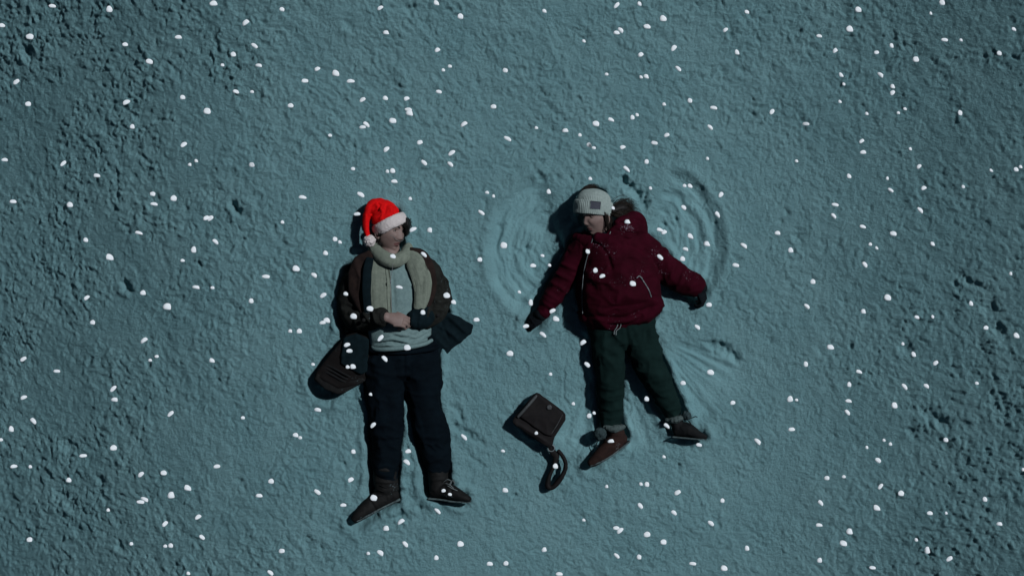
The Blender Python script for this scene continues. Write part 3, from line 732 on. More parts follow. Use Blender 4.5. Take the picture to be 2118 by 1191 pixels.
# scarf: loop round the neck and two hanging ends, knitted ribs run along it
def ribbed(rows, seg=96, ribs=30, amp=.04, n=8, **k): return mt(rows, seg=seg, ribs=ribs, rib_amp=amp, n=n, **k)
sc1 = ribbed([(772, 503, .09, 11, .045), (776, 518, .165, 13, .034), (793, 533, .215, 15, .028), (816, 540, .222, 14, .028), (835, 530, .195, 13, .03), (843, 517, .12, 11, .045)])
sc2 = ribbed([(786, 532, .195, 17, .016), (783, 560, .207, 24, .015), (785, 600, .217, 25, .015), (788, 640, .218, 23, .014), (792, 664, .212, 19, .012)], ribs=24, amp=.018)
sc3 = ribbed([(836, 524, .165, 12, .018), (856, 540, .188, 18, .018), (871, 575, .200, 20, .015), (874, 605, .202, 18, .015), (867, 640, .208, 13, .014)], ribs=22, amp=.016)
scarf = mk('scarf', folds(*sc1, [([(778, 520), (800, 545), (838, 540)], 2, -.006)], [(0.0015, (40, 40, 40), 3)]), M['scarf'], man)
mk('scarf_end', folds(*sc2, [([(770, 545), (772, 640)], 3, .008), ([(785, 560), (790, 650)], 2, -.008), ([(798, 555), (803, 640)], 3, .007)], [(0.0015, (40, 10, 30), 4), (0.006, (12, 5, 8), 24)]), M['scarf'], scarf)
mk('scarf_end', folds(*sc3, [([(846, 535), (866, 575), (864, 625)], 2.4, -.010), ([(856, 535), (878, 580), (874, 622)], 3, .007)], [(0.0015, (40, 10, 30), 6), (0.006, (12, 5, 8), 26)]), M['scarf'], scarf)

# thin clear tube under the nose and down the chest
s_, u_, f_ = fr_m
onf = lambda a, u, f: hc_m + km * (s_ * a + u_ * u + f_ * f)
mk('nasal_tube', tube3([onf(-.066, -.012, .040), onf(-.052, -.020, .072), onf(-.030, -.040, .0890), onf(-.010, -.048, .0950), onf(.008, -.048, .0950), onf(.030, -.040, .0890), onf(.045, -.03, .078)], .0009, .0009, 8, up=f_), M['tube'], man)
mk('chest_tube', tube3([W(813, 545, .275 + MZ), W(811, 560, .268 + MZ), W(808, 580, .255 + MZ), W(808, 610, .258 + MZ), W(810, 640, .252 + MZ)], .0013, .0013, 8), M['tube'], man)
mk('zip_pull', ellipsoid(W(808, 582, .262 + MZ), (.004, .010, .003)), M['metal'], sweater)

# trousers
tr = [mt([(830, 706, .085, 70, .085), (832, 735, .085, 73, .09), (834, 765, .08, 76, .088)], seg=36),
      mt([(798, 750, .09, 42, .09), (796, 800, .09, 40, .088), (798, 850, .09, 35, .082), (800, 885, .09, 32, .078), (799, 925, .08, 29, .07), (797, 965, .07, 26, .06), (797, 1000, .065, 23, .052)], seg=28),
      mt([(866, 750, .09, 42, .09), (876, 800, .09, 38, .088), (882, 850, .09, 31, .082), (892, 890, .09, 35, .080), (900, 925, .08, 30, .07), (906, 960, .07, 24, .058), (907, 988, .065, 18, .05)], seg=28)]
tv = voxel(tr, 0.0065, 4)
tv = folds(*tv, [([(760, 760), (800, 775), (832, 772)], 4, .006), ([(838, 775), (870, 785), (908, 770)], 4, .005), ([(836, 730), (836, 775)], 3, -.007), ([(770, 800), (800, 790), (828, 796)], 5, .003), ([(768, 885), (795, 878), (828, 890)], 4, .006), ([(770, 900), (800, 898), (826, 906)], 4, .005), ([(772, 925), (800, 918), (824, 928)], 3.5, .004),
                 ([(775, 945), (800, 942), (822, 950)], 3.5, .004), ([(775, 965), (800, 962), (820, 968)], 3.5, .004), ([(870, 880), (900, 870), (920, 884)], 4, .006), ([(868, 900), (900, 905), (926, 898)], 4, .005), ([(874, 925), (900, 918), (928, 930)], 3.5, .004), ([(884, 955), (905, 950), (926, 960)], 3.5, .004), ([(778, 980), (820, 985)], 3, .004), ([(845, 800), (868, 870), (880, 930)], 4, .004), ([(905, 790), (912, 850)], 4, -.006)],
           [(0.008, (9, 14, 12), 15), (0.004, (22, 30, 22), 16)])
trousers = mk('trousers', tv, M['jeans'], man)
mk('waistband', mt([(760, 722, .09, 5, .02), (775, 726, .16, 5, .012), (832, 729, .186, 5, .010), (890, 722, .16, 5, .012), (905, 716, .09, 5, .02)], seg=12), M['jeans'], trousers)

def boot(root, shaft, foot, sole, laces, dz, m_up, m_sole, m_lace, folds_=(), name='boot'):
    b = mk(name, folds(*voxel([tube(shaft, dz=dz, seg=24), tube(foot, dz=dz, seg=24)], 0.0045, 3), list(folds_), [(0.0015, (30, 30, 30), 21)]), m_up, root)
    mk('sole', voxel([tube(sole, dz=dz, seg=20, power=3.0)], 0.004, 2), m_sole, b)
    if laces: mk('laces', merge([tube([(*p, .6, .0018) for p in l], dz=dz, seg=6) for l in laces]), m_lace, b)
    return b
boot(man, [(797, 955, .075, 25, .058), (797, 985, .07, 25, .056), (800, 1012, .07, 25, .052)],
     [(812, 1019, .065, 19, .044), (790, 1030, .07, 20, .045), (764, 1048, .085, 17, .042), (743, 1065, .10, 12.5, .038), (734, 1073, .102, 9, .032)],
     [(826, 1032, .058, 3.2, .042), (800, 1044, .063, 2.6, .038), (770, 1060, .08, 2.8, .043), (737, 1077, .098, 2.6, .034)],
     [[(786, 1003, .122), (797, 1008, .128), (808, 1006, .122)], [(783, 1012, .122), (793, 1017, .125), (803, 1014, .122)], [(776, 1020, .12), (784, 1026, .124), (792, 1024, .12)], [(768, 1028, .12), (776, 1034, .124), (784, 1031, .12)]],
     MZ, M['leather'], M['sole'], M['boot_dark'], [([(775, 970), (820, 975)], 3, .006), ([(775, 995), (820, 998)], 3, .006), ([(766, 1036), (780, 1056)], 2.5, -.004)])
boot(man, [(906, 972, .075, 21, .054), (907, 995, .075, 20, .052), (908, 1010, .08, 20, .05)],
     [(901, 1015, .07, 14, .045), (922, 1013, .10, 16, .045), (944, 1022, .125, 13, .04), (964, 1030, .14, 8, .032), (970, 1032, .14, 6, .026)],
     [(889, 1030, .06, 2.6, .041), (912, 1032, .075, 2.3, .037), (940, 1036, .105, 2.4, .040), (972, 1037, .13, 2.2, .028)],
     [[(918, 996, .14), (926, 991, .155), (934, 996, .145), (930, 1003, .15)], [(922, 999, .15), (930, 1002, .16), (938, 1009, .155)], [(926, 1004, .155), (936, 1010, .162), (946, 1014, .155)], [(930, 1000, .15), (936, 993, .155), (941, 1000, .145)]],
     MZ, M['leather'], M['sole'], M['cord'], [([(890, 992), (924, 990)], 3, .005), ([(935, 1008), (930, 1030)], 2.5, -.004)])

# red and white hat
hax = np.array((-0.45, 0.89, 0.0)); hm_ = np.array((0.89, 0.45, 0.0))
hcen = W(805, 463, .150 + HZ)
ht = lambda rows, **k: tube(rows, dz=HZ, **k)
hv = voxel([ht([(801, 455, .15, 28, .074), (796, 446, .15, 31, .078), (789, 434, .15, 26, .066), (782, 427, .15, 19, .053)], seg=32),
            ht([(786, 429, .16, 17, .048), (773, 424, .17, 12, .045), (763, 434, .185, 9, .036), (757, 455, .19, 7.5, .028), (757, 474, .195, 6.5, .024), (761, 490, .205, 5, .020)], seg=20)], 0.004, 4)
hv = folds(*hv, [([(776, 420), (770, 432), (767, 446), (769, 462)], 1.8, -.014), ([(780, 418), (786, 424), (783, 434), (774, 440)], 1.8, -.010), ([(784, 425), (792, 440), (786, 456)], 3, .008), ([(800, 424), (796, 440), (780, 450)], 2.2, -.007), ([(806, 428), (812, 442), (800, 452)], 3, .006), ([(757, 440), (757, 475)], 2, .005)], [(0.0025, (26, 26, 26), 33)])
hat = mk('santa_hat', hv, M['red'], man)
def ring_tube(C, e1, e2, r1, r2, ax, wide, thick, n=72, seg=24):
    V = []
    for t in np.linspace(0, 2 * math.pi, n, endpoint=False):
        rad = e1 * math.cos(t) + e2 * math.sin(t); p = C + e1 * r1 * math.cos(t) + e2 * r2 * math.sin(t)
        for s in np.linspace(0, 2 * math.pi, seg, endpoint=False):
            V.append(p + ax * wide * np.sign(math.cos(s)) * abs(math.cos(s)) ** 0.7 + rad * thick * math.sin(s))
    i = np.arange(n)[:, None] * seg; i2 = ((np.arange(n) + 1) % n)[:, None] * seg; j = np.arange(seg)[None]; j2 = (j + 1) % seg
    return np.array(V), [np.stack([i + j, i + j2, i2 + j2, i2 + j], -1).reshape(-1, 4)]
def flip(VF): return VF[0], [f[:, ::-1] for f in VF[1]]
def outward(VF):
    V, F = VF; N = normals(V, F)
    return VF if ((V - V.mean(0)) * N).sum() > 0 else flip(VF)
band = ring_tube(hcen + np.array((0.004, -0.004, 0)), hm_, np.array((0, 0, 1.0)), 0.086, 0.094, hax, 0.033, 0.016, 160, 40)
N_ = normals(*band)
sgn = 1.0
fz = 0.0016 * vnoise3(band[0] * 45, 4) + 0.0018 * vnoise3(band[0] * 150, 5)
band = (band[0] + N_ * fz[:, None], band[1])
mk('fur_trim', band, M['fur'], hat)
pm = ellipsoid(W(764, 498, .208 + HZ), (.033, .032, .033), nu=72, nv=48)
Np = normals(*pm); pm = (pm[0] + Np * (0.004 * vnoise3(pm[0] * 60, 7) + 0.004 * vnoise3(pm[0] * 140, 8))[:, None], pm[1])
mk('pompom', pm, M['fur'], hat)

# ================================================================== satchel at the man's hip
sat = empty('satchel', W(705, 755, 0))
tag(sat, 'dark brown satchel with striped base lying beside the coated person', 'bag')
ax_ = np.array((-0.50, -0.866)); sd_ = np.array((0.866, -0.50))   # axis (photo right, photo up) of the bag and across
bv = voxel([prism([(716, 694), (738, 686), (764, 700), (762, 762), (757, 786), (738, 796), (712, 812), (697, 814), (672, 803), (650, 785), (656, 768), (684, 732)], -0.02, .105, MZ + .03)], 0.006, 5)
bv = folds(*bv, [([(655, 775), (700, 800), (750, 790)], 4, .012), ([(668, 758), (712, 780), (756, 770)], 3, -.006)], [(0.003, (12, 12, 12), 44)])
mk('bag_body', bv, M['satchel'], sat)
fl = voxel([prism([(712, 698), (738, 690), (763, 702), (760, 768), (746, 774), (704, 752), (706, 724)], .06, .118, MZ + .03)], 0.005, 4)
mk('flap', folds(*fl, [([(712, 706), (708, 745)], 3, .005)], [(0.003, (14, 14, 14), 45)]), M['teal'], sat)
mk('base', voxel([prism([(650, 783), (656, 772), (700, 796), (748, 780), (757, 786), (738, 797), (712, 813), (697, 815), (671, 804)], -0.02, .112, MZ + .03)], 0.005, 4), M['leather'], sat)
for k_ in range(3):
    d_ = k_ * 7 - 4
    mk('stripe', mt([(672 - d_ * .5, 757 + d_ * .87, .105 + .026, 2.2, .004), (694 - d_ * .5, 768 + d_ * .87, .140, 2.2, .004), (716 - d_ * .5, 780 + d_ * .87, .136, 2.2, .004), (735 - d_ * .3, 786 + d_ * .4, .12, 2.2, .004)], seg=10), M['boot_dark'], sat)
mk('strap', folds(*mt([(744, 694, .10, 7, .006), (752, 672, .135, 7, .006), (756, 660, .2, 7, .006), (760, 640, .235, 8, .006), (758, 600, .238, 9, .006), (760, 560, .226, 9, .006), (765, 534, .205, 8, .006), (768, 518, .15, 7, .006), (770, 505, .08, 7, .006)], seg=20, n=10), [], [(0.001, (20, 20, 20), 46)]), M['teal'], sat)

# ================================================================== the woman
FZ = -0.032
ft = lambda rows, **k: tube(rows, dz=FZ, **k)
hc_w = W(1235, 450, 0.165 + FZ); fr_w = frame((-0.80, -0.10, 0.60), (-0.06, 1, 0.10)); kw = 0.87
wl2, wr2 = W(1124, 644, .06 + FZ), W(1444, 590, .085 + FZ)
gl_l = hand(wl2 + np.array((0.0, 0.0, 0)), (-0.72, -0.69, -0.10), (-0.25, 0.25, 0.93), 0.92, (12, 20, 14), -1, 7.0, 1.1, 25)
gl_r = hand(wr2, (0.36, -0.93, -0.16), (0.85, 0.3, 0.45), 1.0, (30, 40, 30), -1, 2.0, 1.25, 30)
bw = [head_mesh(hc_w, fr_w, kw, 1.0), ft([(1238, 468, .14, 18, .05), (1248, 490, .13, 19, .05), (1260, 512, .12, 24, .06)])] + ear(hc_w, fr_w, 1, kw) + ear(hc_w, fr_w, -1, kw)
bw += [ft([(1260, 512, .11, 50, .075), (1268, 550, .12, 56, .09), (1278, 610, .115, 52, .088), (1285, 655, .09, 54, .07), (1288, 690, .075, 50, .055)], seg=32),
       ft([(1215, 508, .10, 18, .05), (1184, 545, .08, 15, .045), (1160, 590, .07, 13, .04), (1122, 646, .06, 9.5, .024)]), ft([(1320, 515, .12, 18, .05), (1362, 548, .10, 15, .045), (1398, 572, .09, 13, .04), (1445, 592, .085, 9.5, .024)]),
       ft([(1262, 700, .09, 28, .08), (1262, 770, .09, 22, .065), (1264, 810, .08, 19, .06), (1266, 885, .065, 12, .038)]), ft([(1318, 695, .09, 28, .08), (1350, 760, .09, 22, .065), (1372, 800, .08, 19, .06), (1398, 868, .065, 12, .038)]),
       ft([(1274, 896, .065, 11, .032), (1258, 918, .07, 10, .032), (1230, 948, .07, 6, .028)]), ft([(1400, 880, .065, 11, .032), (1422, 890, .08, 9, .03), (1448, 900, .09, 6, .026)])]
bw += hand(wl2, (-0.72, -0.69, -0.10), (-0.25, 0.25, 0.93), 0.82, (10, 16, 12), -1, 3.0, 0.9, 25) + hand(wr2, (0.36, -0.93, -0.16), (0.85, 0.3, 0.45), 0.78, (30, 40, 30), -1, 2.0, 0.9, 30)
woman = mk('person', voxel(bw, 0.0032, 2), M['skin'])
tag(woman, 'person in burgundy jacket and pale knit beanie lying with arms spread wide on snow', 'person')
paint_lips(woman, hc_w, fr_w, kw)
face_details(woman, hc_w, fr_w, kw, M['hairw'], 0.15, (0, -0.3))
mk('hair', merge([strands([[(1262, 440, .18), (1276, 430, .17), (1290, 424, .15), (1306, 420, .12)], [(1264, 436, .17), (1280, 420, .16), (1296, 416, .14), (1310, 425, .11)], [(1262, 442, .19), (1280, 438, .18), (1296, 432, .16), (1314, 430, .11)], [(1266, 430, .15), (1284, 424, .16), (1300, 428, .15), (1308, 440, .12)],
                            [(1268, 440, .2), (1286, 445, .19), (1300, 442, .16), (1310, 434, .12)]], 42, 3.8, 0.0013, 11, FZ),
                  strands([[(1254, 438, .225), (1256, 452, .22), (1258, 466, .21), (1262, 480, .2)], [(1250, 440, .235), (1252, 448, .23), (1255, 460, .222), (1257, 474, .21)], [(1259, 440, .20), (1264, 455, .2), (1266, 468, .195), (1264, 480, .19)]], 30, 1.8, 0.0015, 12, FZ),
                  strands([[(1203, 402, .14), (1209, 391, .12), (1221, 386, .10), (1236, 388, .08)], [(1200, 406, .14), (1205, 395, .11), (1215, 388, .09), (1230, 385, .07)]], 30, 1.8, 0.0016, 13, FZ)]), M['hairw'], woman)

mk('hair_bun', folds(*voxel([ft([(1264, 438, .160, 7, .045), (1282, 431, .150, 9, .04), (1300, 434, .12, 7, .03)])], .005, 2), [], [(0.004, (30, 30, 30), 14)]), M['hair'], woman)

# beanie: ribbed crown, folded cuff, patch
bax = np.array((0.09, 1.0, -0.04)); bax /= np.linalg.norm(bax); be1 = np.array((1.0, -0.09, 0)); be1 /= np.linalg.norm(be1)
hb = W(1227, 426, .165 + FZ)
BZ = 0.80
def dome(C, ax, e1, e2, prof, seg=264, ribs=60, amp=.016):
    V = []; th = np.linspace(0, 2 * math.pi, seg, endpoint=False)
    for (h, r1, r2, k) in prof:
        rr = 1 + amp * k * np.cos(ribs * th)
        V.append(C + ax * h + np.outer(np.cos(th) * r1 * rr, e1) + np.outer(np.sin(th) * r2 * BZ * rr, e2))
    m = len(prof); V = np.vstack(V)
    i = np.arange(m - 1)[:, None] * seg; j = np.arange(seg)[None]; j2 = (j + 1) % seg
    return V, [np.stack([i + j, i + j2, i + seg + j2, i + seg + j], -1).reshape(-1, 4)]
ez = np.array((0, 0, 1.0))
prof = [(-.045, .094, .098, 1), (-.02, .0985, .103, 1), (.01, .099, .104, 1), (.03, .097, .102, 1), (.05, .091, .096, 1), (.065, .082, .087, 1), (.078, .068, .073, 1), (.088, .050, .054, 1), (.094, .030, .033, .8), (.097, .010, .012, .3), (.0975, .0005, .0005, 0)]
pi_ = catmull(np.array(prof), 4)
bn = outward(dome(hb, bax, be1, ez, pi_))
bn = (bn[0] + normals(*bn) * (0.002 * vnoise3(bn[0] * 30, 3))[:, None], bn[1])
beanie = mk('beanie', bn, M['beanie'], woman)
cp = [(-.046, .093, .097, .3), (-.050, .101, .105, .8), (-.046, .1065, .1105, 1), (-.03, .109, .113, 1), (0, .110, .114, 1), (.018, .108, .112, 1), (.026, .105, .109, 1), (.028, .099, .103, .4)]
cpv = catmull(np.array(cp), 4); 
cf_ = outward(dome(hb, bax, be1, ez, cpv, 300, 60, .015))
Vx = cf_[0]; Vx = Vx + np.outer(-0.5 * np.maximum(0, 0.10 - (Vx[:, 2] - hb[2])) * 0 , bax)
cf_ = (Vx + normals(*cf_) * (0.0018 * vnoise3(Vx * 40, 9))[:, None], cf_[1])
mk('cuff', cf_, M['beanie'], beanie)
pv = []
for iy_ in range(6):
    for ix_ in range(9):
        t = 1.49 + (ix_ / 8 - .5) * .50; hgt = -.020 + .042 * iy_ / 5
        pv.append(hb + bax * hgt + be1 * (.1135 * math.cos(t)) + ez * (.1178 * BZ * math.sin(t)))
pv = np.array(pv); pb = pv - np.outer(np.ones(len(pv)), ez) * .006
q_ = [(iy_ * 9 + ix_, iy_ * 9 + ix_ + 1, (iy_ + 1) * 9 + ix_ + 1, (iy_ + 1) * 9 + ix_) for iy_ in range(5) for ix_ in range(8)]
o_ = len(pv); ed = [i for i in range(9)] + [9 * r + 8 for r in range(1, 6)] + [45 + c for c in range(7, -1, -1)] + [9 * r for r in range(4, 0, -1)]
sdq = [(ed[i], ed[(i + 1) % len(ed)], o_ + ed[(i + 1) % len(ed)], o_ + ed[i]) for i in range(len(ed))]
mk('patch', outward((np.vstack([pv, pb]), [np.array(q_ + sdq)])), M['patch'], beanie)

# burgundy jacket
jk = voxel([ft([(1258, 500, .13, 55, .08), (1268, 525, .145, 66, .11), (1281, 570, .15, 80, .13), (1286, 612, .145, 83, .125), (1291, 640, .13, 82, .11), (1292, 646, .11, 80, .10)], seg=48), ft([(1222, 505, .12, 14, .08), (1214, 550, .12, 14, .085), (1209, 605, .11, 14, .085), (1211, 652, .09, 13, .075)], seg=20),
            ft([(1220, 506, .11, 28, .07), (1190, 535, .09, 23, .06), (1166, 580, .08, 20, .055), (1145, 612, .07, 17, .05), (1124, 645, .06, 14.5, .04)], seg=28),
            ft([(1315, 508, .13, 34, .07), (1355, 540, .115, 31, .065), (1392, 566, .10, 28, .06), (1425, 585, .09, 24, .052), (1446, 594, .085, 19, .044)], seg=28)], 0.0065, 4)
jk = folds(*jk, [([(1212, 520), (1205, 560), (1200, 660)], 5, -.012), ([(1208, 585), (1260, 592), (1330, 580), (1365, 570)], 3.5, -.004), ([(1206, 628), (1260, 638), (1320, 628), (1372, 610)], 3.5, -.004), ([(1215, 545), (1265, 540), (1330, 535)], 3.5, -.004), ([(1240, 505), (1258, 530), (1266, 560)], 4, -.014), ([(1300, 505), (1330, 520), (1352, 550), (1364, 590)], 4, -.014),
                 ([(1290, 520), (1330, 540), (1345, 575)], 8, .010), ([(1225, 560), (1260, 570), (1300, 562)], 8, .006), ([(1230, 610), (1290, 615), (1350, 600)], 10, .008),
                 ([(1160, 545), (1195, 560)], 4, .009), ([(1150, 565), (1180, 580)], 4, .009), ([(1142, 585), (1170, 602)], 4, .010), ([(1132, 605), (1158, 622)], 4, .009), ([(1124, 625), (1146, 640)], 4, .008),
                 ([(1372, 522), (1360, 560)], 4, .008), ([(1395, 540), (1384, 580)], 4, .008), ([(1418, 555), (1405, 592)], 4, .008), ([(1436, 568), (1425, 602)], 4, .007), ([(1210, 650), (1285, 660), (1370, 625)], 4, -.007)],
           [(0.010, (8, 9, 9), 55), (0.005, (20, 21, 21), 56)])
jacket = mk('jacket', jk, M['burgundy'], woman)
hd = voxel([ft([(1264, 490, .20, 14, .03), (1280, 482, .195, 20, .045), (1300, 475, .16, 26, .055), (1316, 466, .11, 20, .05)], seg=28), ft([(1274, 462, .205, 6, .025), (1292, 455, .18, 11, .035), (1316, 451, .12, 14, .045), (1324, 470, .10, 15, .055), (1318, 500, .12, 24, .06)], seg=28),
            ft([(1236, 492, .20, 12, .03), (1262, 500, .22, 16, .03), (1295, 498, .20, 22, .04)], seg=24), ft([(1226, 500, .18, 12, .03), (1212, 500, .15, 14, .04), (1196, 492, .10, 12, .04)], seg=20)], 0.005, 4)
hd = folds(*hd, [([(1278, 458), (1300, 466), (1330, 462)], 3, -.009), ([(1270, 474), (1298, 482), (1328, 484)], 3.5, -.010), ([(1284, 490), (1310, 500), (1335, 500)], 4, -.010), ([(1262, 490), (1290, 488), (1320, 492)], 3, .006)], [(0.003, (18, 18, 18), 57)])
mk('hood', hd, M['burgundy'], jacket)
mk('hood_lining', voxel([ft([(1248, 486, .19, 7, .03), (1256, 490, .19, 8, .03)])], 0.004, 2), M['teal'], jacket)
zr = [(1229, 485, .255, .9, .003), (1224, 500, .252, .9, .003), (1218, 520, .248, .9, .003), (1211, 545, .240, .9, .003), (1206, 575, .232, .9, .003), (1204, 610, .226, .9, .003), (1205, 648, .20, .9, .003)]
def drape(rows, VF, lift=.002):
    """lay a row of points on the upper surface of a garment"""
    V = VF[0]; X, Y = topx(V); out = []
    for r in rows:
        d = np.hypot(X - r[0], Y - r[1]); m = d < 2.6
        z = np.percentile(V[m, 2][V[m, 2] > V[m, 2].max() - .05], 60) - FZ + lift if m.any() else r[2]
        out.append((r[0], r[1], z, r[3], r[4]))
    return out
jall = merge([jk, hd])
mk('zipper', ft(drape(catmull(np.array(zr), 5), jall), seg=8, n=3), M['metal'], jacket)
pz = catmull(np.array([(1328, 577, .2, 1.2, .003), (1335, 588, .2, 1.2, .003), (1342, 600, .2, 1.2, .003), (1347, 614, .2, 1.2, .003)]), 4)
mk('pocket_zipper', ft(drape(pz, jall), seg=8, n=3), M['metal'], jacket)
mk('zip_pull', ft(drape([(1328, 576, .2, 1.5, .003), (1322, 571, .2, 1.2, .003), (1317, 575, .2, 1.0, .003)], jall, .004), seg=8, n=4), M['metal'], jacket)
mk('hood_edge', ft(drape(catmull(np.array([(1275, 455, .2, .8, .002), (1268, 468, .2, .8, .002), (1261, 484, .2, .8, .002)]), 4), jall), seg=6, n=3), M['cord'], jacket)
mk('hem_band', folds(*voxel([ft([(1208, 652, .08, 8, .05), (1222, 659, .15, 7, .03), (1256, 664, .195, 7, .025), (1300, 660, .205, 7, .025), (1335, 643, .185, 6, .025), (1350, 638, .15, 6, .03)], seg=20)], 0.005, 3), [], [(0.002, (14, 14, 14), 58)]), M['burgundy'], jacket)

# gloves with separate fingers
for hp_, cuff_ in ((gl_l, [(1126, 640, .06, 13, .034), (1118, 652, .058, 14, .036)]), (gl_r, [(1442, 588, .085, 15, .036), (1449, 598, .085, 15, .038)])):
    g = voxel(hp_ + [ft(cuff_)], 0.0038, 3)
    mk('glove', folds(*g, [], [(0.0012, (60, 60, 60), 61)]), M['glove'], woman)

# green trousers
gt = voxel([ft([(1283, 640, .10, 68, .085), (1287, 670, .095, 70, .09), (1290, 700, .085, 68, .085)], seg=36),
            ft([(1258, 695, .09, 35, .088), (1260, 745, .09, 31, .084), (1262, 790, .085, 27, .078), (1264, 830, .075, 23.5, .066), (1264, 868, .065, 21, .052), (1266, 879, .065, 19, .05)], seg=28),
            ft([(1320, 690, .09, 38, .088), (1338, 740, .09, 33, .084), (1358, 785, .085, 28, .076), (1378, 825, .075, 22, .064), (1394, 858, .065, 17, .05)], seg=28)], 0.0065, 4)
gt = folds(*gt, [([(1240, 700), (1262, 690), (1288, 700)], 5, .004), ([(1292, 665), (1298, 700), (1300, 730)], 4, -.010), ([(1306, 668), (1320, 690), (1325, 720)], 5, .004), ([(1340, 662), (1345, 700)], 5, .004), ([(1236, 735), (1262, 728), (1286, 738)], 6, .003), ([(1240, 800), (1262, 806), (1284, 798)], 4, .005), ([(1240, 822), (1264, 828), (1284, 820)], 4, .005), ([(1244, 845), (1264, 850), (1284, 843)], 3.5, .005), ([(1244, 862), (1264, 866), (1284, 860)], 3, .004),
                 ([(1345, 790), (1370, 785), (1394, 780)], 4, .005), ([(1356, 812), (1380, 805), (1402, 803)], 4, .005), ([(1366, 834), (1388, 828), (1408, 824)], 3.5, .005), ([(1376, 850), (1394, 846), (1412, 842)], 3, .004), ([(1330, 720), (1352, 715), (1372, 722)], 6, .003)],
           [(0.008, (9, 13, 12), 65), (0.004, (20, 28, 20), 66)])
gtr = mk('trousers', gt, M['green'], woman)
gall = merge([gt, jk])
mk('drawstring', merge([ft([(1279, 666, .205, .9, .0025), (1276, 676, .205, .9, .0025), (1271, 684, .2, .9, .0025), (1270, 691, .195, 1.1, .003)], seg=8), ft([(1279, 666, .207, .9, .0025), (1284, 670, .207, .9, .0025), (1282, 678, .205, .9, .0025), (1275, 684, .203, .9, .0025), (1274, 692, .198, 1.1, .003)], seg=8)]), M['cord'], gtr)

def lined_boot(shaft, foot, sole, cuffr, pomc, tie, m_up):
    b = boot(woman, shaft, foot, sole, [], FZ, m_up, M['sole'], None, name='ankle_boot')
    cv_ = voxel([ft(cuffr, seg=24)], 0.004, 1)
    mk('fleece_cuff', folds(*cv_, [], [(0.003, (50, 50, 50), 70)]), M['cuff'], b)
    p = ellipsoid(W(pomc[0], pomc[1], pomc[2] + FZ), (pomc[3] / S,) * 3, nu=48, nv=32)
    p = (p[0] + normals(*p) * (0.005 * vnoise3(p[0] * 60, 12) + 0.003 * vnoise3(p[0] * 130, 13))[:, None], p[1])
    mk('pompom', p, M['pom'], b)
    mk('lace', merge([ft([(*q, 1.0, .0025) for q in t], seg=8) for t in tie]), M['boot_dark'], b)
    return b
lined_boot([(1270, 886, .07, 15, .045), (1276, 898, .07, 17, .045)], [(1284, 905, .07, 16, .042), (1268, 918, .08, 18, .042), (1246, 938, .085, 15, .040), (1228, 953, .085, 11, .034), (1222, 957, .085, 9, .03)],
           [(1301, 912, .065, 2.6, .04), (1278, 931, .073, 2.4, .036), (1250, 950, .080, 2.6, .04), (1220, 962, .082, 2.4, .03)],
           [(1258, 884, .075, 6, .04), (1270, 887, .105, 8, .03), (1283, 883, .075, 6, .04)], (1241, 897, .10, 13.5),
           [[(1243, 900, .1), (1252, 908, .12), (1258, 912, .125)], [(1240, 905, .09), (1233, 920, .07), (1236, 930, .08)]], M['boot'])
lined_boot([(1399, 872, .07, 14, .045), (1404, 884, .075, 15, .045)], [(1402, 890, .07, 13, .042), (1420, 888, .095, 15, .042), (1440, 897, .105, 10, .036), (1456, 903, .105, 6, .028), (1459, 904, .105, 5, .026)],
           [(1393, 903, .063, 2.4, .04), (1415, 905, .078, 2.2, .036), (1440, 907, .095, 2.2, .038), (1461, 907, .097, 2.0, .027)],
           [(1386, 868, .075, 5, .04), (1398, 868, .11, 7, .03), (1411, 862, .08, 5, .04)], (1420, 859, .115, 9.5),
           [[(1420, 865, .125), (1430, 864, .12), (1438, 861, .11), (1442, 862, .105)], [(1420, 866, .12), (1426, 872, .13), (1430, 878, .135)]], M['boot_dark'])

# ================================================================== small bag on the snow between them
bag = empty('handbag', W(1115, 870, 0))
tag(bag, 'small black square leather bag with looped strap lying on the snow', 'bag')
sq = [(1104, 816), (1110, 812), (1117, 815), (1164, 850), (1169, 857), (1169, 868), (1165, 874), (1146, 904), (1142, 920), (1136, 925), (1128, 921), (1066, 879), (1060, 872), (1063, 864)]
bb_ = voxel([prism(sq, -.03, .085)], 0.004, 5)
bb_ = folds(*bb_, [([(1074, 862), (1112, 820)], 2, .005), ([(1070, 876), (1134, 916)], 3, .006), ([(1160, 862), (1140, 898)], 3, .006)], [(0.0025, (16, 16, 16), 81)])
mk('bag_body', bb_, M['bag'], bag)
mk('flap', folds(*voxel([prism([(1110, 815), (1163, 854), (1166, 864), (1142, 902), (1126, 898), (1076, 862)], .06, .097)], 0.004, 4), [], [(0.002, (18, 18, 18), 82)]), M['bag'], bag)
mk('edge_trim', tube([(1071, 862, .094, 3.0, .005), (1090, 841, .100, 3.2, .005), (1110, 818, .094, 3.0, .005)], seg=10), M['bag_edge'], bag)
mk('piping', tube([(1163, 858, .096, 1.0, .003), (1153, 877, .097, 1.0, .003), (1141, 896, .094, 1.0, .003)], seg=8), M['bag_edge'], bag)
mk('clasp', voxel([prism([(1132, 838), (1138, 836), (1142, 841), (1140, 847), (1133, 847), (1130, 843)], .085, .104)], .003, 1), M['bag_edge'], bag)
st = tube([(1137, 918, .05, 6, .010), (1143, 934, .045, 7, .010), (1150, 944, .045, 7, .010), (1146, 962, .04, 4.5, .014), (1136, 985, .04, 5, .018), (1133, 1004, .04, 6, .018), (1142, 1008, .04, 5, .018), (1155, 995, .045, 6, .020), (1167, 975, .05, 5, .018), (1170, 958, .05, 4.5, .016), (1163, 942, .05, 4, .012), (1155, 932, .05, 4, .010)], seg=20, n=12)
mk('strap', folds(*st, [], [(0.0015, (30, 30, 30), 83)]), M['bag'], bag)
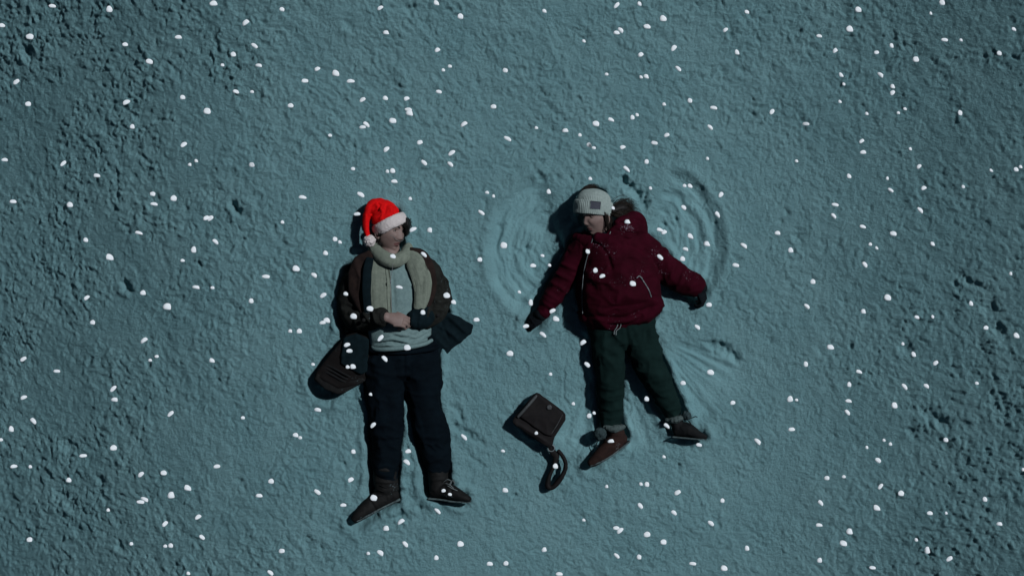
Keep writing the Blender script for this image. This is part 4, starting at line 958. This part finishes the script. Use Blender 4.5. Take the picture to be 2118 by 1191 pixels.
mk('strap_ring', tube3([W(1140, 926, .05) + np.array((.018 * math.cos(t), .018 * math.sin(t), .012)) for t in np.linspace(0, 2 * math.pi, 16)], .003, .003, 8, n=2), M['metal'], bag)

# ================================================================== falling snow
TILES = {
 (0, 0): "321,40O 673,61V 12,160M 182,229L 770,276M 1098,232O 918,382L 1314,25L 1513,142D 1567,285B 1436,337V 1368,403T 102,506D 172,643M 778,632D 1124,602M 1272,687L 1450,566O 1552,568T 814,783M 1131,892D 1208,992T 1168,1015T 30,987O 389,1009D 596,1083O 1548,1017M",
 (530, 0): "159,62M 763,52D 1109,21M 1258,106L 799,203M 1116,311D 1193,411T 1152,434T 1534,437M 15,405O 374,428D 489,454L 301,501O 581,502O 656,616D 795,607M 926,609D 936,676O 944,699L 1124,567O 211,652M 842,747L 678,768B 654,785O 1460,659M 1279,766D 454,835T 1009,879D 802,921D 1547,855B 1203,943D 1032,1003B 1194,1012B 595,1041T 839,1054M 807,1057T 850,1119O 1421,1187T",
 (1060, 0): "196,71M 641,36D 780,26M 928,118L 828,166L 1444,78M 665,188B 639,204O 438,255T 1311,187D 994,299D 788,340D 1383,325M 1018,423B 580,460T 792,477T 824,473M 1093,623M 933,644T 1240,667O 739,726M 768,710T 607,739O 513,764L 147,789T 325,806O 415,833T 471,894M 500,912T 1217,787B 951,834D 875,883O 679,908D 1200,978T 825,998M 702,1042B 479,1102T 848,1160T 1060,1146T 1092,1147M 223,1183M",
 (1590, 0): "550,63L 1067,19V 998,85T 498,183L 1510,183O 310,224O 1082,248O 1184,249T 410,314D 665,326D 755,284M 903,369L 1420,332M 446,464M 688,463B 463,521T 763,535M 763,573D 439,628T 20,690D 839,672T 798,697T 603,702T 1179,699M 228,765O 572,871D 872,919T 581,940O 170,993T 925,1027D 495,1087M 731,1101T 1370,1051T 1523,1045M 1551,1029T 955,1160D 1198,1152T 751,1173B",
 (0, 400): "77,52O 429,72V 939,5M 950,68O 1070,34L 854,244O 1269,154D 1297,154D 527,288M 1326,298B 675,395L 1192,350V 1124,414T 880,614M 1207,578O 1308,581T 1545,663M 534,643D 1029,699L 571,796M 887,905D 964,1004T 924,1027T 1305,1029M 145,1020D 351,1095O",
 (530, 400): "285,25O 643,8B 948,34T 1460,18T 620,128O 1385,119B 162,179T 965,223D 1068,228M 486,284M 515,301T 1525,323L 426,369M 1031,377B 841,388M 1376,409M 245,465L 355,504B 58,513O 879,578O 412,628D 550,619M 1172,629L 1215,671M 699,711L 1024,734M 598,758L 434,783L 408,797O 1353,779O 266,850M 209,848T 765,892D 558,933D 926,951L 575,971O 788,1016B 1563,988L 350,1053T 563,1069T 595,1067M",
 (1060, 400): "1284,10D 619,91T 1054,90B 1262,131B 707,176M 908,226O 931,241D 1095,265L 1197,312L 1066,344O 1425,322B 464,360M 184,384T 909,395B 1047,405M 1376,444O 127,446O 227,443T 510,475M 554,510D 742,558L 42,608T 110,674V 246,724D 268,774L 1209,687M 82,818O 187,869B 1138,823B 434,919D 458,1054B 1219,1102L 233,1113T 1049,1168M",
 (1590, 400): "408,71O 399,139B 932,104B 578,206O 766,249L 54,246O 135,352M 626,315T 665,337T 1007,312M 589,437B 1490,495T 273,546M 731,643L 1246,679M 235,697B 583,728M 910,763O 1010,761T 1338,829O 1525,877L 377,948L 826,927T 893,993V 1029,1044D 229,1053M 556,1098O",
 (0, 791): "146,92D 697,38D 705,106O 204,236B 69,287V 4,352T 1050,193D 1495,217T 700,404L 513,451O 85,516O 186,518T 423,601M 867,566D 1007,556M 1335,516O 1155,649L 1054,695L 890,718B 864,735O 666,785T 1220,828D 1014,871D 181,967M 807,992T 1244,953B 1018,1007T 1050,1003M 1159,1174T",
 (530, 791): "704,73T 377,168O 721,262D 242,324M 271,340T 596,426M 935,424O 926,490B 1279,335B 1519,421T 92,609M 582,598D 15,696O 375,673B 724,712L 1153,665T 1192,688T 1533,663M 537,755O 1115,790B 891,856D 799,898M 158,1037M 689,1051T 763,1048B 915,992B 1258,994L 1109,1079M 1438,1115O 1537,1112M 87,1172B",
 (1060, 791): "374,131T 471,206M 501,188T 147,312T 825,102M 949,266B 606,361O 1149,385O 933,457T 1357,125O 1509,362B 264,516M 580,640T 792,625T 825,627M 1018,677D 1293,728M 787,760B 994,801B 1221,865B 439,846T 639,895O 663,911D 828,935L 929,982L 1444,1020M 196,1029M 641,1065B 780,1075M 1109,1114O 1302,1143L 287,1178O",
 (1590, 791): "496,14M 835,25B 970,22B 1281,4T 131,104L 171,107T 491,114O 482,182B 772,142L 138,289O 709,355T 749,379T 603,399T 673,480B 1090,353M 357,588M 463,580T 688,639D 815,684L 319,740B 665,772L 993,805O 1093,803T 310,877O 498,918L 461,991L 1330,719M 1421,870O 1567,536T 909,968T 977,1034V 1112,1085D 313,1095M 640,1140O",
}
FK = {'L': (6.8, 6.2, 0), 'M': (5.0, 5.0, 0), 'V': (5.0, 6.6, 0), 'O': (6.5, 4.0, 0), 'D': (6.6, 4.2, 35), 'B': (6.6, 4.4, -35), 'T': (3.6, 3.5, 0)}
FLAB = {'L': 'large plump', 'M': 'mid-sized round', 'V': 'upright oval', 'O': 'flat oval', 'D': 'oval right-end-up', 'B': 'oval left-end-up', 'T': 'tiny'}
SPOTS = [('before the red hat', [(770, 425), (830, 455)], 24), ('before the grey scarf and jumper', [(812, 545), (835, 700)], 42), ('before the dark satchel', [(730, 705), (690, 795)], 40), ('before the dark coat', [(740, 560), (730, 655), (790, 660)], 36), ('before the dark coat', [(890, 560), (912, 640), (870, 660)], 32),
         ('before the black trousers', [(835, 740), (797, 860), (797, 1020)], 38), ('before the black trousers', [(870, 760), (900, 960)], 34), ('before a dark laced boot', [(800, 1025), (740, 1070)], 24), ('before a dark laced boot', [(905, 1015), (960, 1030)], 24), ('before the pale beanie', [(1205, 420), (1250, 420)], 26),
         ('before the burgundy jacket', [(1290, 460), (1280, 570), (1290, 640)], 76), ('before the burgundy jacket', [(1190, 520), (1125, 640)], 26), ('before the burgundy jacket', [(1340, 520), (1445, 595)], 26), ('before a dark glove', [(1120, 650), (1090, 690)], 20), ('before the green trousers', [(1260, 690), (1264, 870)], 32), ('before the green trousers', [(1330, 690), (1395, 860)], 30),
         ('before a brown ankle boot', [(1285, 905), (1225, 960)], 22), ('before the small square bag', [(1105, 850), (1130, 890)], 38), ('before the looped bag strap', [(1145, 940), (1150, 1000)], 26)]
def place(px, py):
    for nm, pts, rad in SPOTS:
        d, _ = segdist(np.array([px * 1.0]), np.array([py * 1.0]), pts)
        if d[0] < rad: return nm
    c = ('far left', 'left', 'centre-left', 'centre-right', 'right', 'far right')[min(5, int(px / 353))]
    r = ('top', 'upper', 'middle', 'lower', 'bottom')[min(4, int(py / 238.3))]
    return 'over the %s %s snow' % (r, c)
ORD = ('first', 'second', 'third', 'fourth', 'fifth', 'sixth', 'seventh', 'eighth', 'ninth', 'tenth')
def clump(seed):
    V, F = ellipsoid((0, 0, 0), (1, 1, 1), nu=14, nv=9)
    r = np.random.default_rng(seed)
    off = r.uniform(-50, 50, 3)
    k = 1 + 0.20 * vnoise3(V * 1.3 + off, seed) + 0.08 * vnoise3(V * 3.1 + off, seed + 1)
    V = V * k[:, None]; V[:, 2] *= 0.75
    V[:, 1] = np.where(V[:, 1] < -0.55, -0.55 + (V[:, 1] + 0.55) * 0.35, V[:, 1])
    return V, F
shapes = []
for s_i in range(10):
    V, F = clump(200 + s_i)
    me = fill(bpy.data.meshes.new('snowflake'), V, F); me.materials.append(M['flake']); shapes.append((me, V, F))
flakes = []
for (ox, oy), txt in TILES.items():
    for w in txt.split():
        k = w[-1]; u, v = w[:-1].split(',')
        flakes.append((ox + float(u) * 0.33587, oy + float(v) * 0.33587, k))
flakes.sort(key=lambda f: -FK[f[2]][0] * FK[f[2]][1])
rest = []; named = {}
for n_, (px, py, k) in enumerate(flakes):
    w_, h_, a_ = FK[k]
    z = random.uniform(4.2, 8.6)
    kk = (H - z) / H
    j1, j2 = random.uniform(.9, 1.1), random.uniform(.9, 1.1)
    loc = Vector(((px - CX) / S * kk, (CY - py) / S * kk, z))
    sc = Vector((1.18 * w_ * j1 / S * kk, 1.18 * h_ * j2 / S * kk, 0.30 * (w_ + h_) / S * kk))
    tl = math.radians(random.uniform(20, 42)); az = SUN_AZ + random.uniform(-.5, .5)
    rot = (Vector((math.sin(tl) * math.cos(az), math.sin(tl) * math.sin(az), math.cos(tl))).rotation_difference(Vector((0, 0, 1))).inverted().to_matrix()
           @ Matrix.Rotation(math.radians(a_ + random.uniform(-9, 9)), 3, 'Z')).to_euler()
    me, V, F = shapes[n_ % len(shapes)]
    if n_ < 300:
        o = bpy.data.objects.new('snowflake', me); COL.objects.link(o)
        o.location = loc; o.scale = sc; o.rotation_euler = rot
        named.setdefault((k, place(px, py)), []).append((px, o))
    else:
        Mx = np.array(Matrix.LocRotScale(loc, rot, sc))
        rest.append((V @ Mx[:3, :3].T + Mx[:3, 3], F))
for (k, where), lst in named.items():
    lst.sort(key=lambda e: e[0])
    for i, (px, o) in enumerate(lst):
        n = '' if len(lst) == 1 else ', %s from left' % ORD[i]
        tag(o, '%s white snowflake falling %s%s' % (FLAB[k], where, n), 'snowflake', 'falling snowflakes')
if rest:
    V, F = merge(rest)
    me = fill(bpy.data.meshes.new('falling_snow'), V, F); me.materials.append(M['flake'])
    o = bpy.data.objects.new('falling_snow', me); COL.objects.link(o)
    tag(o, 'scattered tiny white snowflakes falling through the night air', 'falling snow', kind='stuff')
for o in bpy.data.objects:
    if 'base' in o: del o['base']
